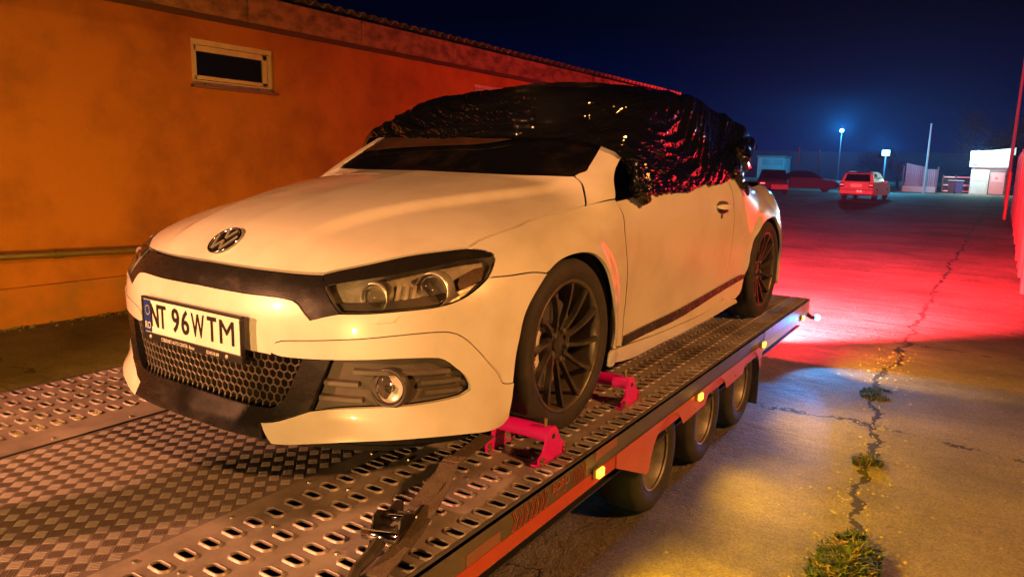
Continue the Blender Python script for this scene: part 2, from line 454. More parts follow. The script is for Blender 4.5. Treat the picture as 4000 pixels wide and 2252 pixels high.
def panel(name, poly, mat, parent, fn=None, off=0., gap=.0022, depth=.016, step=.028, mirror=False, offfn=None, wrap=True):
    fn = fn or body
    poly = np.array(poly, float)
    keep = [0]
    for i in range(1, len(poly)):
        if np.hypot(*(poly[i] - poly[keep[-1]])) > .02: keep.append(i)
    if np.hypot(*(poly[keep[-1]] - poly[0])) < .02: keep.pop()
    poly = poly[keep]
    P0 = onsurf(poly[:, 0], poly[:, 1], fn)
    rr = np.linalg.norm(P0 - O, axis=1)
    sx = np.radians(1) * rr * np.cos(np.radians(poly[:, 1])); sy = np.radians(1) * rr
    area = .5 * np.sum(poly[:, 0] * np.roll(poly[:, 1], -1) - np.roll(poly[:, 0], -1) * poly[:, 1])
    sg = 1 if area > 0 else -1
    if gap > 0:
        t = np.roll(poly, -1, 0) - np.roll(poly, 1, 0)
        tm = np.stack([t[:, 0] * sx, t[:, 1] * sy], 1); tm /= np.maximum(np.linalg.norm(tm, axis=1, keepdims=True), 1e-9)
        nn = np.stack([-tm[:, 1], tm[:, 0]], 1) * sg
        poly = poly + np.stack([nn[:, 0] / sx, nn[:, 1] / sy], 1) * gap
    lo, hi = poly.min(0), poly.max(0); mx, my = sx.mean(), sy.mean()
    gx = np.arange(lo[0], hi[0], step / mx); gy = np.arange(lo[1], hi[1], step / my)
    G = np.stack(np.meshgrid(gx, gy), -1); G[1::2, :, 0] += .5 * step / mx; G = G.reshape(-1, 2)
    G = G[inside(G, poly)]
    if len(G):
        S = np.array([mx, my]); A = poly * S; B = np.roll(A, -1, 0); D = B - A; L2 = np.maximum((D ** 2).sum(1), 1e-12)
        gm = G * S; ok = np.ones(len(G), bool)
        for i in range(0, len(G), 400):
            g = gm[i:i + 400]; w = g[:, None] - A[None]
            tt = np.clip((w * D[None]).sum(2) / L2, 0, 1)
            ok[i:i + 400] = np.linalg.norm(w - tt[..., None] * D[None], axis=2).min(1) > .45 * step
        G = G[ok]
    n = len(poly); V2 = [Vector(p) for p in np.vstack([poly, G]).tolist()]
    vo, eo, fo, ov, oe, of = delaunay_2d_cdt(V2, [], [list(range(n)) if sg > 0 else list(range(n))[::-1]], 1, 1e-7)
    Q = np.array([v[:] for v in vo])
    P = onsurf(Q[:, 0], Q[:, 1], fn); N = grad(fn, P)
    o_ = np.full(len(P), off) if offfn is None else offfn(Q, P)
    P = P + N * o_[:, None]
    m_of = {}
    for k, l in enumerate(ov):
        for i in l: m_of[i] = k
    ring = [m_of[i] for i in range(n) if i in m_of]
    F = []
    for f in fo:
        a, b, c = (P[i] for i in f[:3])
        F.append(tuple(f) if np.dot(np.cross(b - a, c - a), N[f[0]]) > 0 else tuple(f[::-1]))
    V = P.tolist()
    if wrap:
        cen = P.mean(0); b1 = len(V); m = len(ring)
        V += [P[i].tolist() for i in ring]; V += [(P[i] - N[i] * depth).tolist() for i in ring]
        for k in range(m):
            k2 = (k + 1) % m
            q = (b1 + k, b1 + k2, b1 + m + k2, b1 + m + k)
            F.append(q if sg < 0 else q[::-1])
    res = []
    for sgn in ((1, -1) if mirror else (1,)):
        VV = V if sgn > 0 else [(x, -y, z) for x, y, z in V]
        FF = F if sgn > 0 else [f[::-1] for f in F]
        res.append(obj(name, VV, FF, mat, parent, True))
    return res
# ================================================================== ground
GZ = -.53
def ground_mat():
    m = bpy.data.materials.new('old_concrete'); m.use_nodes = True
    t = m.node_tree; N = t.nodes; L = t.links; p = N['Principled BSDF']
    tc = N.new('ShaderNodeTexCoord'); P = tc.outputs['Object']
    def noi(sc, det=6, rough=.6, src=P):
        n = N.new('ShaderNodeTexNoise'); n.inputs['Scale'].default_value = sc; n.inputs['Detail'].default_value = det; n.inputs['Roughness'].default_value = rough
        L.new(src, n.inputs['Vector']); return n.outputs['Fac']
    def mth(op, a, b=None, c=None, clamp=False):
        k = N.new('ShaderNodeMath'); k.operation = op; k.use_clamp = clamp
        for i, v in enumerate((a, b, c)):
            if v is None: continue
            if isinstance(v, (int, float)): k.inputs[i].default_value = v
            else: L.new(v, k.inputs[i])
        return k.outputs[0]
    sep = N.new('ShaderNodeSeparateXYZ'); L.new(P, sep.inputs[0]); X, Y = sep.outputs['X'], sep.outputs['Y']
    base = N.new('ShaderNodeValToRGB'); base.color_ramp.elements[0].position = .3; base.color_ramp.elements[0].color = (.15, .128, .10, 1); base.color_ramp.elements[1].position = .72; base.color_ramp.elements[1].color = (.36, .31, .25, 1)
    L.new(noi(.9, 8, .62), base.inputs[0])
    grit = noi(90, 3, .7)
    mx = N.new('ShaderNodeMix'); mx.data_type = 'RGBA'; mx.blend_type = 'MULTIPLY'; mx.inputs[0].default_value = .55
    gr = N.new('ShaderNodeValToRGB'); gr.color_ramp.elements[0].position = .38; gr.color_ramp.elements[0].color = (.45, .45, .45, 1); gr.color_ramp.elements[1].position = .62; gr.color_ramp.elements[1].color = (1.25, 1.25, 1.25, 1)
    L.new(grit, gr.inputs[0]); L.new(base.outputs[0], mx.inputs[6]); L.new(gr.outputs[0], mx.inputs[7])
    mx2 = N.new('ShaderNodeMix'); mx2.data_type = 'RGBA'; mx2.blend_type = 'MULTIPLY'; mx2.inputs[0].default_value = .8
    sr = N.new('ShaderNodeValToRGB'); sr.color_ramp.elements[0].position = .36; sr.color_ramp.elements[0].color = (.38, .36, .34, 1); sr.color_ramp.elements[1].position = .56; sr.color_ramp.elements[1].color = (1, 1, 1, 1)
    ss = N.new('ShaderNodeMapping'); ss.inputs['Scale'].default_value = (.5, .22, 1); L.new(P, ss.inputs[0]); L.new(noi(1.0, 9, .7, ss.outputs[0]), sr.inputs[0]); L.new(mx.outputs[2], mx2.inputs[6]); L.new(sr.outputs[0], mx2.inputs[7])
    # cracked slab joints: one running along the drive, others across it
    w1 = mth('MULTIPLY_ADD', noi(1.7, 5, .7), .42, -.21); w2 = mth('MULTIPLY_ADD', noi(2.3, 5, .7), .5, -.25)
    ln = mth('MULTIPLY_ADD', X, .09, -1.845); ln = mth('MINIMUM', ln, -1.53)
    d1 = mth('ABSOLUTE', mth('ADD', mth('SUBTRACT', Y, ln), w1))
    wid = mth('MULTIPLY_ADD', noi(6, 2), .09, -.028)
    c1 = mth('LESS_THAN', d1, wid)
    sx = mth('ABSOLUTE', mth('ADD', mth('SUBTRACT', mth('PINGPONG', mth('ADD', X, 1.35), 2.5), 1.25), w2))
    c2 = mth('LESS_THAN', sx, mth('MULTIPLY_ADD', noi(5, 2), .06, -.022))
    pit = mth('GREATER_THAN', noi(5.5, 4, .75), .70)
    cr_ = mth('MAXIMUM', mth('MAXIMUM', c1, c2), mth('MULTIPLY', pit, .55))
    mk = N.new('ShaderNodeMix'); mk.data_type = 'RGBA'; L.new(cr_, mk.inputs[0]); L.new(mx2.outputs[2], mk.inputs[6]); mk.inputs[7].default_value = (.035, .030, .026, 1)
    L.new(mk.outputs[2], p.inputs['Base Color']); p.inputs['Roughness'].default_value = .78
    p.inputs['Specular IOR Level'].default_value = .35
    h = mth('ADD', mth('MULTIPLY', grit, .35), mth('MULTIPLY', noi(14, 6, .7), .8))
    st = N.new('ShaderNodeMapping'); st.inputs['Scale'].default_value = (.55, .18, 1); st.inputs['Rotation'].default_value = (0, 0, .15); L.new(P, st.inputs[0])
    h = mth('ADD', h, mth('MULTIPLY', noi(3.0, 6, .65, st.outputs[0]), 3.2))
    h = mth('SUBTRACT', h, mth('MULTIPLY', cr_, 1.5))
    b = N.new('ShaderNodeBump'); b.inputs['Strength'].default_value = 1.0; b.inputs['Distance'].default_value = .045
    L.new(h, b.inputs['Height']); L.new(b.outputs[0], p.inputs['Normal'])
    return m
g = obj('ground', [(-14, -34, GZ), (134, -34, GZ), (134, 64, GZ), (-14, 64, GZ)], [(0, 1, 2, 3)], ground_mat())
tag(g, kind='structure')

# rubble along the foot of the wall
def rubble():
    rnd = random.Random(4); m = MB()
    for k in range(520):
        x = rnd.uniform(-.9, 6.5); y = 4.76 - abs(rnd.gauss(0, .09)); s = rnd.uniform(.006, .026)
        v = [(x + s * rnd.uniform(.6, 1.2) * a, y + s * rnd.uniform(.6, 1.2) * b, GZ + s * c * rnd.uniform(.5, 1)) for a, b, c in ((1, 0, .1), (0, 1, .1), (-1, 0, .1), (0, -1, .1), (.2, .1, 1.1))]
        m.add(v, [(0, 1, 4), (1, 2, 4), (2, 3, 4), (3, 0, 4)])
    o = m.build('gravel', M('rubble', (.20, .19, .13), .9, col2=(.10, .11, .06), vs=12))
    tag(o, 'loose gravel and mossy rubble along the foot of the ochre wall', 'gravel', kind='stuff')
rubble()
for (x0, y0, x1, y1, s_) in ((0, 0, 0, 0, 0),):
    pass
def pebbles():
    rnd = random.Random(11); m = MB()
    for k in range(260):
        x = rnd.uniform(.2, 4.6); y = (min(.09 * x - 1.845, -1.53)) + rnd.gauss(0, .10); s = rnd.uniform(.004, .016) * (1 if x < 4 else 1.6)
        v = [(x + s * a, y + s * b * rnd.uniform(.6, 1), GZ + s * c) for a, b, c in ((1, 0, 0), (0, 1, 0), (-1, 0, 0), (0, -1, 0), (.1, .1, .6))]
        m.add(v, [(0, 1, 4), (1, 2, 4), (2, 3, 4), (3, 0, 4)])
    for k in range(70):
        x = rnd.uniform(-.2, 4.5); y = rnd.uniform(-2.5, -1.15); s = rnd.uniform(.003, .010)
        v = [(x + s * a, y + s * b * rnd.uniform(.6, 1), GZ + s * c) for a, b, c in ((1, 0, 0), (0, 1, 0), (-1, 0, 0), (0, -1, 0), (.1, .1, .6))]
        m.add(v, [(0, 1, 4), (1, 2, 4), (2, 3, 4), (3, 0, 4)])
    tag(m.build('crumbled_concrete', M('rubble_pale', (.30, .27, .22), .9)), 'crumbled concrete chips along the cracked slab joint', 'rubble', kind='stuff')
pebbles()

# weeds in the crack
def weed(x, y, rx, ry, h, n, seed, label, dry=.2):
    rnd = random.Random(seed)
    w = empty('weed_clump', (x, y, GZ), 0, label, 'weed', 'weeds growing in the slab joint')
    A = MB(); B = MB()
    for k in range(n):
        r = math.sqrt(rnd.random()); t = rnd.uniform(0, 2 * math.pi); px, py = rx * r * math.cos(t), ry * r * math.sin(t)
        if noise.noise((px * 7 + seed, py * 7, 0)) < -.18: continue
        hh = h * rnd.uniform(.35, 1.0) * (1.1 - .6 * r); d = rnd.uniform(0, 2 * math.pi); le = hh * rnd.uniform(.3, 1.1); wd = rnd.uniform(.003, .007)
        dx, dy = math.cos(d), math.sin(d); m = B if rnd.random() < dry else A
        p = [(px, py, 0), (px + dx * le * .45, py + dy * le * .45, hh * .7), (px + dx * le, py + dy * le, hh * rnd.uniform(.6, 1.0))]
        nx, ny = -dy * wd, dx * wd
        m.add([(p[0][0] + nx, p[0][1] + ny, 0), (p[0][0] - nx, p[0][1] - ny, 0), (p[1][0] - nx, p[1][1] - ny, p[1][2]), (p[1][0] + nx, p[1][1] + ny, p[1][2]), p[2]], [(0, 1, 2, 3), (3, 2, 4)])
    A.build('leaves', M('weed_green', (.045, .075, .022), .6, col2=(.02, .038, .014), vs=30), w)['kind'] = 'stuff'
    if B.v: B.build('dry_stalks', M('weed_dry', (.20, .14, .06), .8), w)['kind'] = 'stuff'
weed(.60, -1.775, .30, .115, .085, 4200, 3, 'large dark green weed clump in the slab crack at the bottom edge')
weed(1.76, -1.69, .085, .07, .065, 650, 5, 'small round weed tuft in the crack beyond the large clump')
weed(3.10, -1.555, .16, .10, .05, 700, 6, 'low flat weed patch farthest along the crack', .1)

# ================================================================== ochre building
def build_house():
    hs = empty('building', (6, 4.8, GZ), 0, 'long low ochre rendered building with weathered eaves behind the trailer', 'building')
    off = (-6, -4.8, -GZ)
    def sh(m): m.v = [(x + off[0], y + off[1], z + off[2]) for x, y, z in m.v]; return m
    WALL = M('ochre_render', (.24, .085, .014), .85, col2=(.46, .180, .024), vs=1.1, vlo=.30, vhi=.56, bump=.14, bs=22, detail=10)
    X0, X1, YW = -4.0, 13.6, 4.8
    wins = [(2.235, 3.24, 1.665, 2.12), (6.955, 7.96, 1.675, 2.14)]
    m = MB(); xs = [X0]
    zt = 2.40
    cur = X0
    for a, b, z0, z1 in wins:
        m.box(cur, a, YW, YW + .3, -.19, zt); m.box(a, b, YW, YW + .3, -.19, z0); m.box(a, b, YW, YW + .3, z1, zt); cur = b
    m.box(cur, X1, YW, YW + .3, -.19, zt)
    sh(m).build('wall', WALL, hs)
    sh(MB().box(X0, X1, YW - .035, YW + .3, GZ - .1, -.192, .008)).build('plinth', M('ochre_plinth', (.42, .16, .025), .88, col2=(.20, .13, .05), vs=2.6, vlo=.42, vhi=.75, bump=.45, bs=16), hs)
    FR = M('pvc_frame', (.62, .56, .50), .45, col2=(.50, .44, .38), vs=9)
    for a, b, z0, z1 in wins:
        f = MB(); w = .055; d0, d1 = YW + .035, YW + .10
        f.box(a, b, d0, d1, z1 - w, z1, .006).box(a, b, d0, d1, z0, z0 + w, .006).box(a, a + w, d0, d1, z0 + w, z1 - w, .006).box(b - w, b, d0, d1, z0 + w, z1 - w, .006)
        wf = sh(f).build('window_frame', FR, hs)
        f = MB(); a2, b2, c0, c1 = a + w + .004, b - w - .004, z0 + w + .004, z1 - w - .004; w2 = .058
        f.box(a2, b2, d0 + .012, d1 - .01, c1 - w2, c1, .006).box(a2, b2, d0 + .012, d1 - .01, c0, c0 + w2 * .7, .006).box(a2, a2 + w2 * .5, d0 + .012, d1 - .01, c0, c1, .006).box(b2 - w2, b2, d0 + .012, d1 - .01, c0, c1, .006)
        sh(f).build('sash', FR, wf)
        sh(MB().box(a2 + .02, b2 - .02, d0 + .03, d0 + .036, c0 + .02, c1 - .02)).build('pane', M('dark_pane', (.006, .008, .007), .06, 0, .6), wf)
        sh(MB().box(a - .02, b + .03, YW - .05, YW + .036, z0 - .028, z0 - .004, .003)).build('sill', M('sill_dark', (.16, .11, .08), .6), wf)
        for xx in (a + .15, b - .2): sh(MB().box(xx, xx + .03, d0 - .003, d0 + .001, z0 + .015, z0 + .022)).build('drain_slot', SHELL, wf)
    # gas pipe along the wall with a coupling and clips
    PM = M('pipe_paint', (.18, .125, .05), .45, .2, col2=(.11, .09, .05), vs=7)
    pz = lambda x: .094 - .046 * (x - .375) / 1.27
    p = sh(MB().tube([(X0, 4.70, pz(X0)), (6.5, 4.70, pz(6.5))], .030, 14)).build('wall_pipe', PM, hs, True)
    sh(MB().tube([(.77, 4.70, pz(.77)), (.84, 4.70, pz(.84))], .037, 14)).build('coupling', PM, p)
    for x in (-.6, 1.9, 3.6): sh(MB().box(x, x + .025, 4.70, YW + .01, pz(x) - .04, pz(x) + .04)).build('clip', PM, p)
    # eaves: soffit, weathered concrete fascia in lengths, corrugated roof sheets
    YF = 4.30
    sh(MB().box(X0, X1, YF + .10, YW + .3, 2.36, 2.40)).build('soffit', M('soffit_board', (.17, .10, .06), .85, col2=(.11, .06, .04), vs=3), hs)
    FC = M('weathered_fascia', (.30, .17, .09), .85, col2=(.075, .045, .03), vs=5.5, vlo=.42, vhi=.66, bump=.6, bs=14, stretch=(1, 1, 1.6))
    joints = [X0, -.4, 2.55, 4.10, 7.15, 8.55, 11.2, X1]
    for a, b in zip(joints, joints[1:]):
        sh(MB().box(a + .006, b - .006, YF, YF + .10, 2.275, 2.545, .010)).build('fascia_length', FC, hs)
    sh(MB().box(X0, X1, YF + .02, YF + .12, 2.235, 2.274)).build('fascia_lath', M('dark_lath', (.06, .03, .02), .8), hs)
    # corrugated fibre cement sheets
    pit = .177; n = 12; x = X0 - .1; sheets = []
    RM = M('fibre_cement', (.34, .25, .17), .85, col2=(.17, .12, .08), vs=4, bump=.2, bs=30)
    while x < X1:
        w = pit * 6; V = []; F = []; k = int(6 * n) + 1
        for yy, zz in ((YF - .10, 2.560), (YF + .9, 2.70), (YF + 4.5, 3.2)):
            for i in range(k):
                xx = w * i / (k - 1); V.append((xx, yy - YF, zz - 2.56 + .028 * math.cos(2 * math.pi * xx / pit)))
        for i in range(k): V.append((V[i][0], V[i][1], V[i][2] - .010))
        for r in range(2):
            for i in range(k - 1): F.append((r * k + i, r * k + i + 1, (r + 1) * k + i + 1, (r + 1) * k + i))
        for i in range(k - 1): F.append((i, 3 * k + i, 3 * k + i + 1, i + 1))
        if not sheets:
            s_ = obj('roof_sheet', V, F, RM, hs, True); s_.location = (x + off[0], YF + off[1], 2.582 + off[2]); sheets.append(s_)
        else:
            inst(sheets[0], 'roof_sheet', hs, (x + off[0], YF + off[1], 2.582 + off[2] + .004 * (len(sheets) % 2))); sheets.append(1)
        x += w
    return hs
build_house()
# ================================================================== the trailer
def build_trailer():
    tr = empty('car_trailer', (0, 0, 0), .018, 'long galvanised car trailer with perforated tracks and six small wheels under the coupe', 'trailer')
    GAL = M('galvanised_sheet', (.17, .14, .14), .44, .35, col2=(.42, .36, .355), vs=3, vlo=.32, vhi=.60, bump=.10, bs=70, detail=10)
    PLT = M('tread_floor', (.17, .138, .15), .5, .3, col2=(.26, .215, .225), vs=4, bump=.05, bs=90, detail=9)
    GAL2 = M('tread_aluminium', (.27, .225, .24), .45, .3, col2=(.20, .168, .178), vs=7, bump=.05, bs=90)
    RAIL = M('rail_paint', (.085, .076, .066), .5, .2, col2=(.13, .115, .10), vs=6, bump=.06, bs=60)
    REDT = M('red_reflective_stripe', (.50, .055, .030), .35, col2=(.42, .05, .03), vs=9)
    DKS = M('dark_steel', (.03, .03, .03), .6, .4)
    XA, XB = -2.32, 3.53
    px, py = .0665, .117
    # slotted sheet: one cell with a pressed, raised slot, repeated
    sl, sw = .0290, .0130          # half length (y), half width (x)
    hx, hy = px / 2, py / 2
    L_ = sl - sw; arc = []
    for c_, s0 in ((L_, 0.), (-L_, math.pi)):
        for k in range(9):
            t = s0 + math.pi * k / 8; arc.append((sw * math.cos(t), c_ + sw * math.sin(t)))
    arc += [(sw, 0), (-sw, .0001)]
    ang = sorted(set([round(math.atan2(s * hy, c * hx), 6) for s in (1, -1) for c in (1, -1)] + [round(math.atan2(b, a), 6) for a, b in arc]))
    def stad(a, g):
        """stadium radius along angle a, grown by g"""
        r, L = sw + g, sl - sw
        dx, dy = math.cos(a), math.sin(a); lo, hi = 0., .08
        for _ in range(30):
            m = (lo + hi) / 2; x, y = m * dx, m * dy
            d = math.hypot(x, max(abs(y) - L, 0)) - r
            lo, hi = (m, hi) if d < 0 else (lo, m)
        return lo
    rings = []
    for g, z in ((.0072, 0.), (.0036, .0044), (.0014, .0056), (0., .0042), (-.0002, -.0025)):
        rings.append([(stad(a, g) * math.cos(a), stad(a, g) * math.sin(a), z) for a in ang])
    rect = []
    for a in ang:
        c, s = math.cos(a), math.sin(a); k = min(hx / abs(c) if abs(c) > 1e-9 else 9, hy / abs(s) if abs(s) > 1e-9 else 9); rect.append((k * c, k * s, 0.))
    rings = [rect] + rings; n = len(ang)
    tv = np.array([p for r in rings for p in r]); tf = np.array([(i * n + k, i * n + (k + 1) % n, (i + 1) * n + (k + 1) % n, (i + 1) * n + k) for i in range(5) for k in range(n)])
    xs = -1.050 + px * np.arange(-19, 69)
    for y0, edge0, edge1, sg in ((-.531, -.43, -1.030, -1), (.645, .47, 1.165, 1)):
        V = []; F = []; cnt = 0
        for j in range(5):
            for x in xs:
                V.append(tv + np.array([x, y0 + sg * py * j, 0])); F.append(tf + cnt); cnt += len(tv)
        V = np.vstack(V).tolist(); F = np.vstack(F).tolist()
        x0, x1 = xs[0] - hx, xs[-1] + hx
        def strip(a, b):
            k = len(V); V.extend([(x0, a, 0), (x1, a, 0), (x1, b, 0), (x0, b, 0)]); F.append((k, k + 1, k + 2, k + 3) if b > a else (k, k + 3, k + 2, k + 1))
        ya, yb = sorted((y0 - sg * hy, edge0)); strip(ya, yb)
        ya, yb = sorted((y0 + sg * (4 * py + hy), edge1)); strip(ya, yb)
        tk = obj('slotted_track', V, F, GAL, tr)
        sc = MB()
        for k in range(22):
            x = xs[0] + .1 + k * .27; sc.lathe([(.0075, 0.0), (.0068, .004), (.0001, .0052)], 8, 'z', (x, edge0 - sg * -.03 + sg * .0, 0)); sc.lathe([(.0075, 0.0), (.0068, .004), (.0001, .0052)], 8, 'z', (x + .1, edge1 - sg * .022, 0))
            if sg < 0:
                for yy in (-.59, -.825): sc.lathe([(.0075, 0.0), (.0065, .0045), (.0001, .0055)], 8, 'z', (x + .033, yy, 0))
        sc.build('track_screws', STEEL, tk)['kind'] = 'stuff'
    # checker plate between the tracks
    cp = MB().box(XA, XB, -.43, .47, -.0085, -.0055).build('checker_plate', PLT, tr)
    bar = [(-.0155, -.0011, 0), (-.0155, .0011, 0), (.0155, .0011, 0), (.0155, -.0011, 0), (-.0125, 0, .0019), (.0125, 0, .0019)]
    bf = [(0, 4, 1), (1, 4, 5, 2), (2, 5, 3), (3, 5, 4, 0)]
    V = []; F = []; cnt = 0; c = .0365; s2 = math.sqrt(.5); bv = np.array(bar)
    for i in range(-80, 80):
        for j in range(-80, 80):
            x = -1.0 + (i - j) * c * s2; y = .02 + (i + j) * c * s2
            if not (-2.25 < x < .75 and -.415 < y < .455): continue
            a = math.pi / 4 if (i + j) % 2 else -math.pi / 4
            ca, sa = math.cos(a), math.sin(a)
            for k in range(5):
                o_ = (k - 2) * .0070
                w = bv + np.array([0, o_, 0]); V.append(np.stack([w[:, 0] * ca - w[:, 1] * sa + x, w[:, 0] * sa + w[:, 1] * ca + y, w[:, 2] - .0056], 1))
                F += [tuple(q + cnt for q in f) for f in bf]; cnt += 6
    tp = obj('tread_bars', np.vstack(V), F, GAL2, cp); tp['kind'] = 'stuff'
    MB().box(XA, XB, -.437, -.428, -.020, -.001).build('joint_strip', DKS, tr); MB().box(XA, XB, .468, .477, -.020, -.001).build('joint_strip', DKS, tr)
    # side rails
    for y0, y1, sg in ((-1.045, -1.031, -1), (1.165, 1.179, 1)):
        ra = MB().box(XA, XB, y0, y1, -.134, .003, .002).build('side_rail', RAIL, tr)
        yo = y0 - .002 if sg < 0 else y1
        if sg < 0:
            MB().box(XA, 2.13, yo, yo + .003, -.129, -.082).build('reflective_stripe', REDT, ra)
            MB().box(2.13, XB - .02, yo, yo + .003, -.129, -.082).build('reflective_stripe', M('white_reflective_stripe', (.55, .53, .52), .35), ra)
            MB().box(-.11, .066, yo + .0005, yo + .003, -.044, -.008).build('sticker_patch', M('faded_red_sticker', (.24, .10, .07), .5), ra)
            MB().box(-.86, -.70, yo + .0005, yo + .003, -.080, -.045).build('sticker_patch', M('faded_red_sticker', (.24, .10, .07), .5), ra)
            MB().box(2.2, XB - .01, yo + .0006, yo + .003, -.081, .001).build('pale_rail_plate', M('pale_rail_grey', (.42, .42, .42), .42, .3, col2=(.30, .30, .30), vs=9), ra)  # paler plate added over the rear length of the rail
            RL = M('sticker_red', (.42, .10, .06), .45)
            def line(pts, w=.0013):
                ch = MB()
                for a, b in zip(pts, pts[1:]): ch.tube([(a[0], yo, a[1]), (b[0], yo, b[1])], 1, flat=(w, w), up=(0, 1, 0))
                ch.build('chevron_outline', RL, ra)
            for k in range(7):
                x = -.640 + k * .030
                line([(x, -.076), (x + .015, -.048), (x, -.018), (x + .010, -.018), (x + .025, -.048), (x + .010, -.076), (x, -.076)])
            for k in range(4):
                x = -.268 + k * .024; line([(x, -.076), (x + .004, -.024), (x + .015, -.024), (x + .011, -.076)])
            text('maker_lettering', 'BORO', .042, (-.356, yo - .0003, -.036), (1, 0, 0), (0, 0, 1), RL, ra, .95, .0008)
            text('maker_lettering', 'TRAILERS', .0165, (-.356, yo - .0003, -.066), (1, 0, 0), (0, 0, 1), RL, ra, 1.05, .0008)
    # scalloped side skirt over the wheels
    WX = (.600, 1.255, 1.905); wz, wr = -.287, .245
    SK = M('skirt_red_white', (.46, .085, .06), .42, col2=(.52, .15, .12), vs=3)
    for y, sg in ((-1.0485, -1), (1.1825, 1)):
        top = -.078; r = .215; poly = [(.06, -.131), (.365, -.265)]
        for q, xc in enumerate(WX):
            a0 = 170 if q == 0 else 143; a1 = 35 if q < 2 else 24
            for a in np.linspace(a0, a1, 20): poly.append((xc + r * math.cos(R_(a)), min(top - .004, -.295 + r * math.sin(R_(a)))))
        poly += [(2.12, -.225), (2.15, -.131), (2.15, top), (.06, top)]
        po = [(x, z) for x, z in poly]
        sk = MB().prism(po, 'y', y - .002 if sg < 0 else y, y if sg < 0 else y + .002)
        # fill via triangulation of a concave outline
        sv = sk.build('side_skirt', SK, tr)
        bm = bmesh.new(); bm.from_mesh(sv.data); bmesh.ops.triangulate(bm, faces=[f for f in bm.faces if len(f.verts) > 4]); bm.to_mesh(sv.data); bm.free()
        for p in ((.30, -.17), (.93, -.14), (1.58, -.14), (2.1, -.16)):
            MB().lathe([(.006, 0), (.005, -.004 * 1), (.0001, -.005)], 8, 'y', (p[0], y - .003, p[1])).build('bolt', STEEL, sv)
        MB().box(2.155, 2.165, y + (.01 if sg < 0 else -.21), y + (.21 if sg < 0 else -.01), -.46, -.18).build('mud_flap', RUBBER, tr)
    # wheels
    tyre = MB().lathe([(.140, -.075), (.165, -.095), (.205, -.098), (.232, -.086), (.243, -.065), (.244, 0), (.243, .065), (.232, .086), (.205, .098), (.140, .08)], 48)
    base = None
    for y, sg in ((-.912, 1), (1.06, -1)):
        for xc in WX:
            loc = (xc, y, wz + .002); rot = (0, 0, 0 if sg > 0 else math.pi)
            if base is None:
                w = autosmooth(MB().lathe([(.140, -.080), (.147, -.086), (.143, -.074), (.128, -.060), (.122, -.01), (.10, .0), (.06, -.018), (.045, -.03), (.0001, -.034)], 40).build('wheel', M('trailer_rim', (.34, .33, .32), .42, .5, col2=(.16, .13, .11), vs=12), tr, True, loc=loc, rot=rot), 45)
                t = autosmooth(tyre.build('tyre', RUBBER, w, True), 45)
                nu = MB().lathe([(.0001, -.022), (.009, -.022), (.010, .0)], 6).build('wheel_nut', STEEL, w, loc=(.075, 0, 0))
                base = (w, t, nu)
            else:
                w = inst(base[0], 'wheel', tr, loc, rot); inst(base[1], 'tyre', w); inst(base[2], 'wheel_nut', w, (.075, 0, 0))
            for k in range(1, 5):
                a = k * 2 * math.pi / 5; inst(base[2], 'wheel_nut', w, (.075 * math.cos(a), 0, .075 * math.sin(a)))
    for xc in WX: MB().tube([(xc, -.9, wz), (xc, 1.0, wz)], .035, 10).build('axle', DKS, tr)
    for x in np.arange(XA + .1, XB, .5): MB().box(x, x + .04, -1.02, 1.15, -.10, -.022).build('cross_member', DKS, tr)
    for y in (-.6, .7): MB().box(XA, XB, y, y + .06, -.19, -.102).build('chassis_beam', DKS, tr)
    MB().box(XA, XB - .05, -1.0, 1.12, -.212, -.205).build('light_block_sheet', DKS, tr)  # added sheet that blocks light so the deck slots stay dark
    MB().box(XB - .002, XB + .012, -1.045, 1.179, -.134, .0, .003).build('tail_board', RAIL, tr)
    # amber side markers
    AMB = M('amber_lens_lit', (.9, .45, .05), .3, emit=(1, .46, .015), es=11)
    BEZ = M('lamp_bezel', (.35, .22, .06), .3)
    for x, z, p, sg in ((-1.17, -.085, 150, -1), (-.106, -.083, 150, -1), (.955, -.091, 80, -1), (2.11, -.072, 60, -1), (3.237, -.100, 170, -1), (-1.17, -.09, 150, 1), (-.106, -.09, 130, 1), (.955, -.09, 70, 1), (2.11, -.09, 40, 1)):
        y0 = -1.051 if sg < 0 else 1.185
        def bx(a, b, c, d, e, f, bv): return MB().box(a, b, *sorted((y0 + sg * c, y0 + sg * d)), e, f, bv)
        l = bx(x - .030, x + .030, 0, .011, z - .017, z + .017, .004).build('side_marker', BEZ, tr)
        bx(x - .020, x + .022, .0112, .021, z - .015, z + .015, .003).build('lens', AMB, l)
        lo = lamp('marker_light', 'SPOT', (x, y0 + sg * .056, z), p, (1, .50, .0) if sg < 0 else (1, .46, .005), .02, (x + (.15 if x < 3 else 1.0), y0 + sg * 1.1, -.50 if sg < 0 else -.13), 150 if x < 3 else 90, .9); lo.parent = tr
    # tail lamps and the outline lamp on its rubber arm
    TL = M('tail_lamp_lit', (.8, .02, .02), .25, emit=(1, .03, .04), es=12)
    for y in (-.86, .97):
        t_ = MB().box(XB + .012, XB + .05, y - .16, y + .16, -.16, -.05, .006).build('tail_lamp', TL, tr)
        for pw, sz, bl in ((60, 176, .06), (150, 156, .9)) if y < 0 else ((430, 150, .9),):
            a = lamp('tail_light', 'SPOT', (XB + .09, y, -.10), pw, (1, .03, .045), .05, (XB + 2, y, -.12), sz, bl); a.parent = tr
    b = lamp('red_yard_fill', 'SPOT', (XB + .10, -.5, -.06), 62000, (1, .035, .05), .06, (XB + 36, -2.0, .6), 84, 1.0); b.parent = tr  # added red spot between the tail lamps, carries their red down the yard
    ar = MB().tube([(3.48, -1.045, -.11), (3.49, -1.075, -.135), (3.495, -1.10, -.135)], [.016, .014, .018], 8).build('outline_lamp', RUBBER, tr)
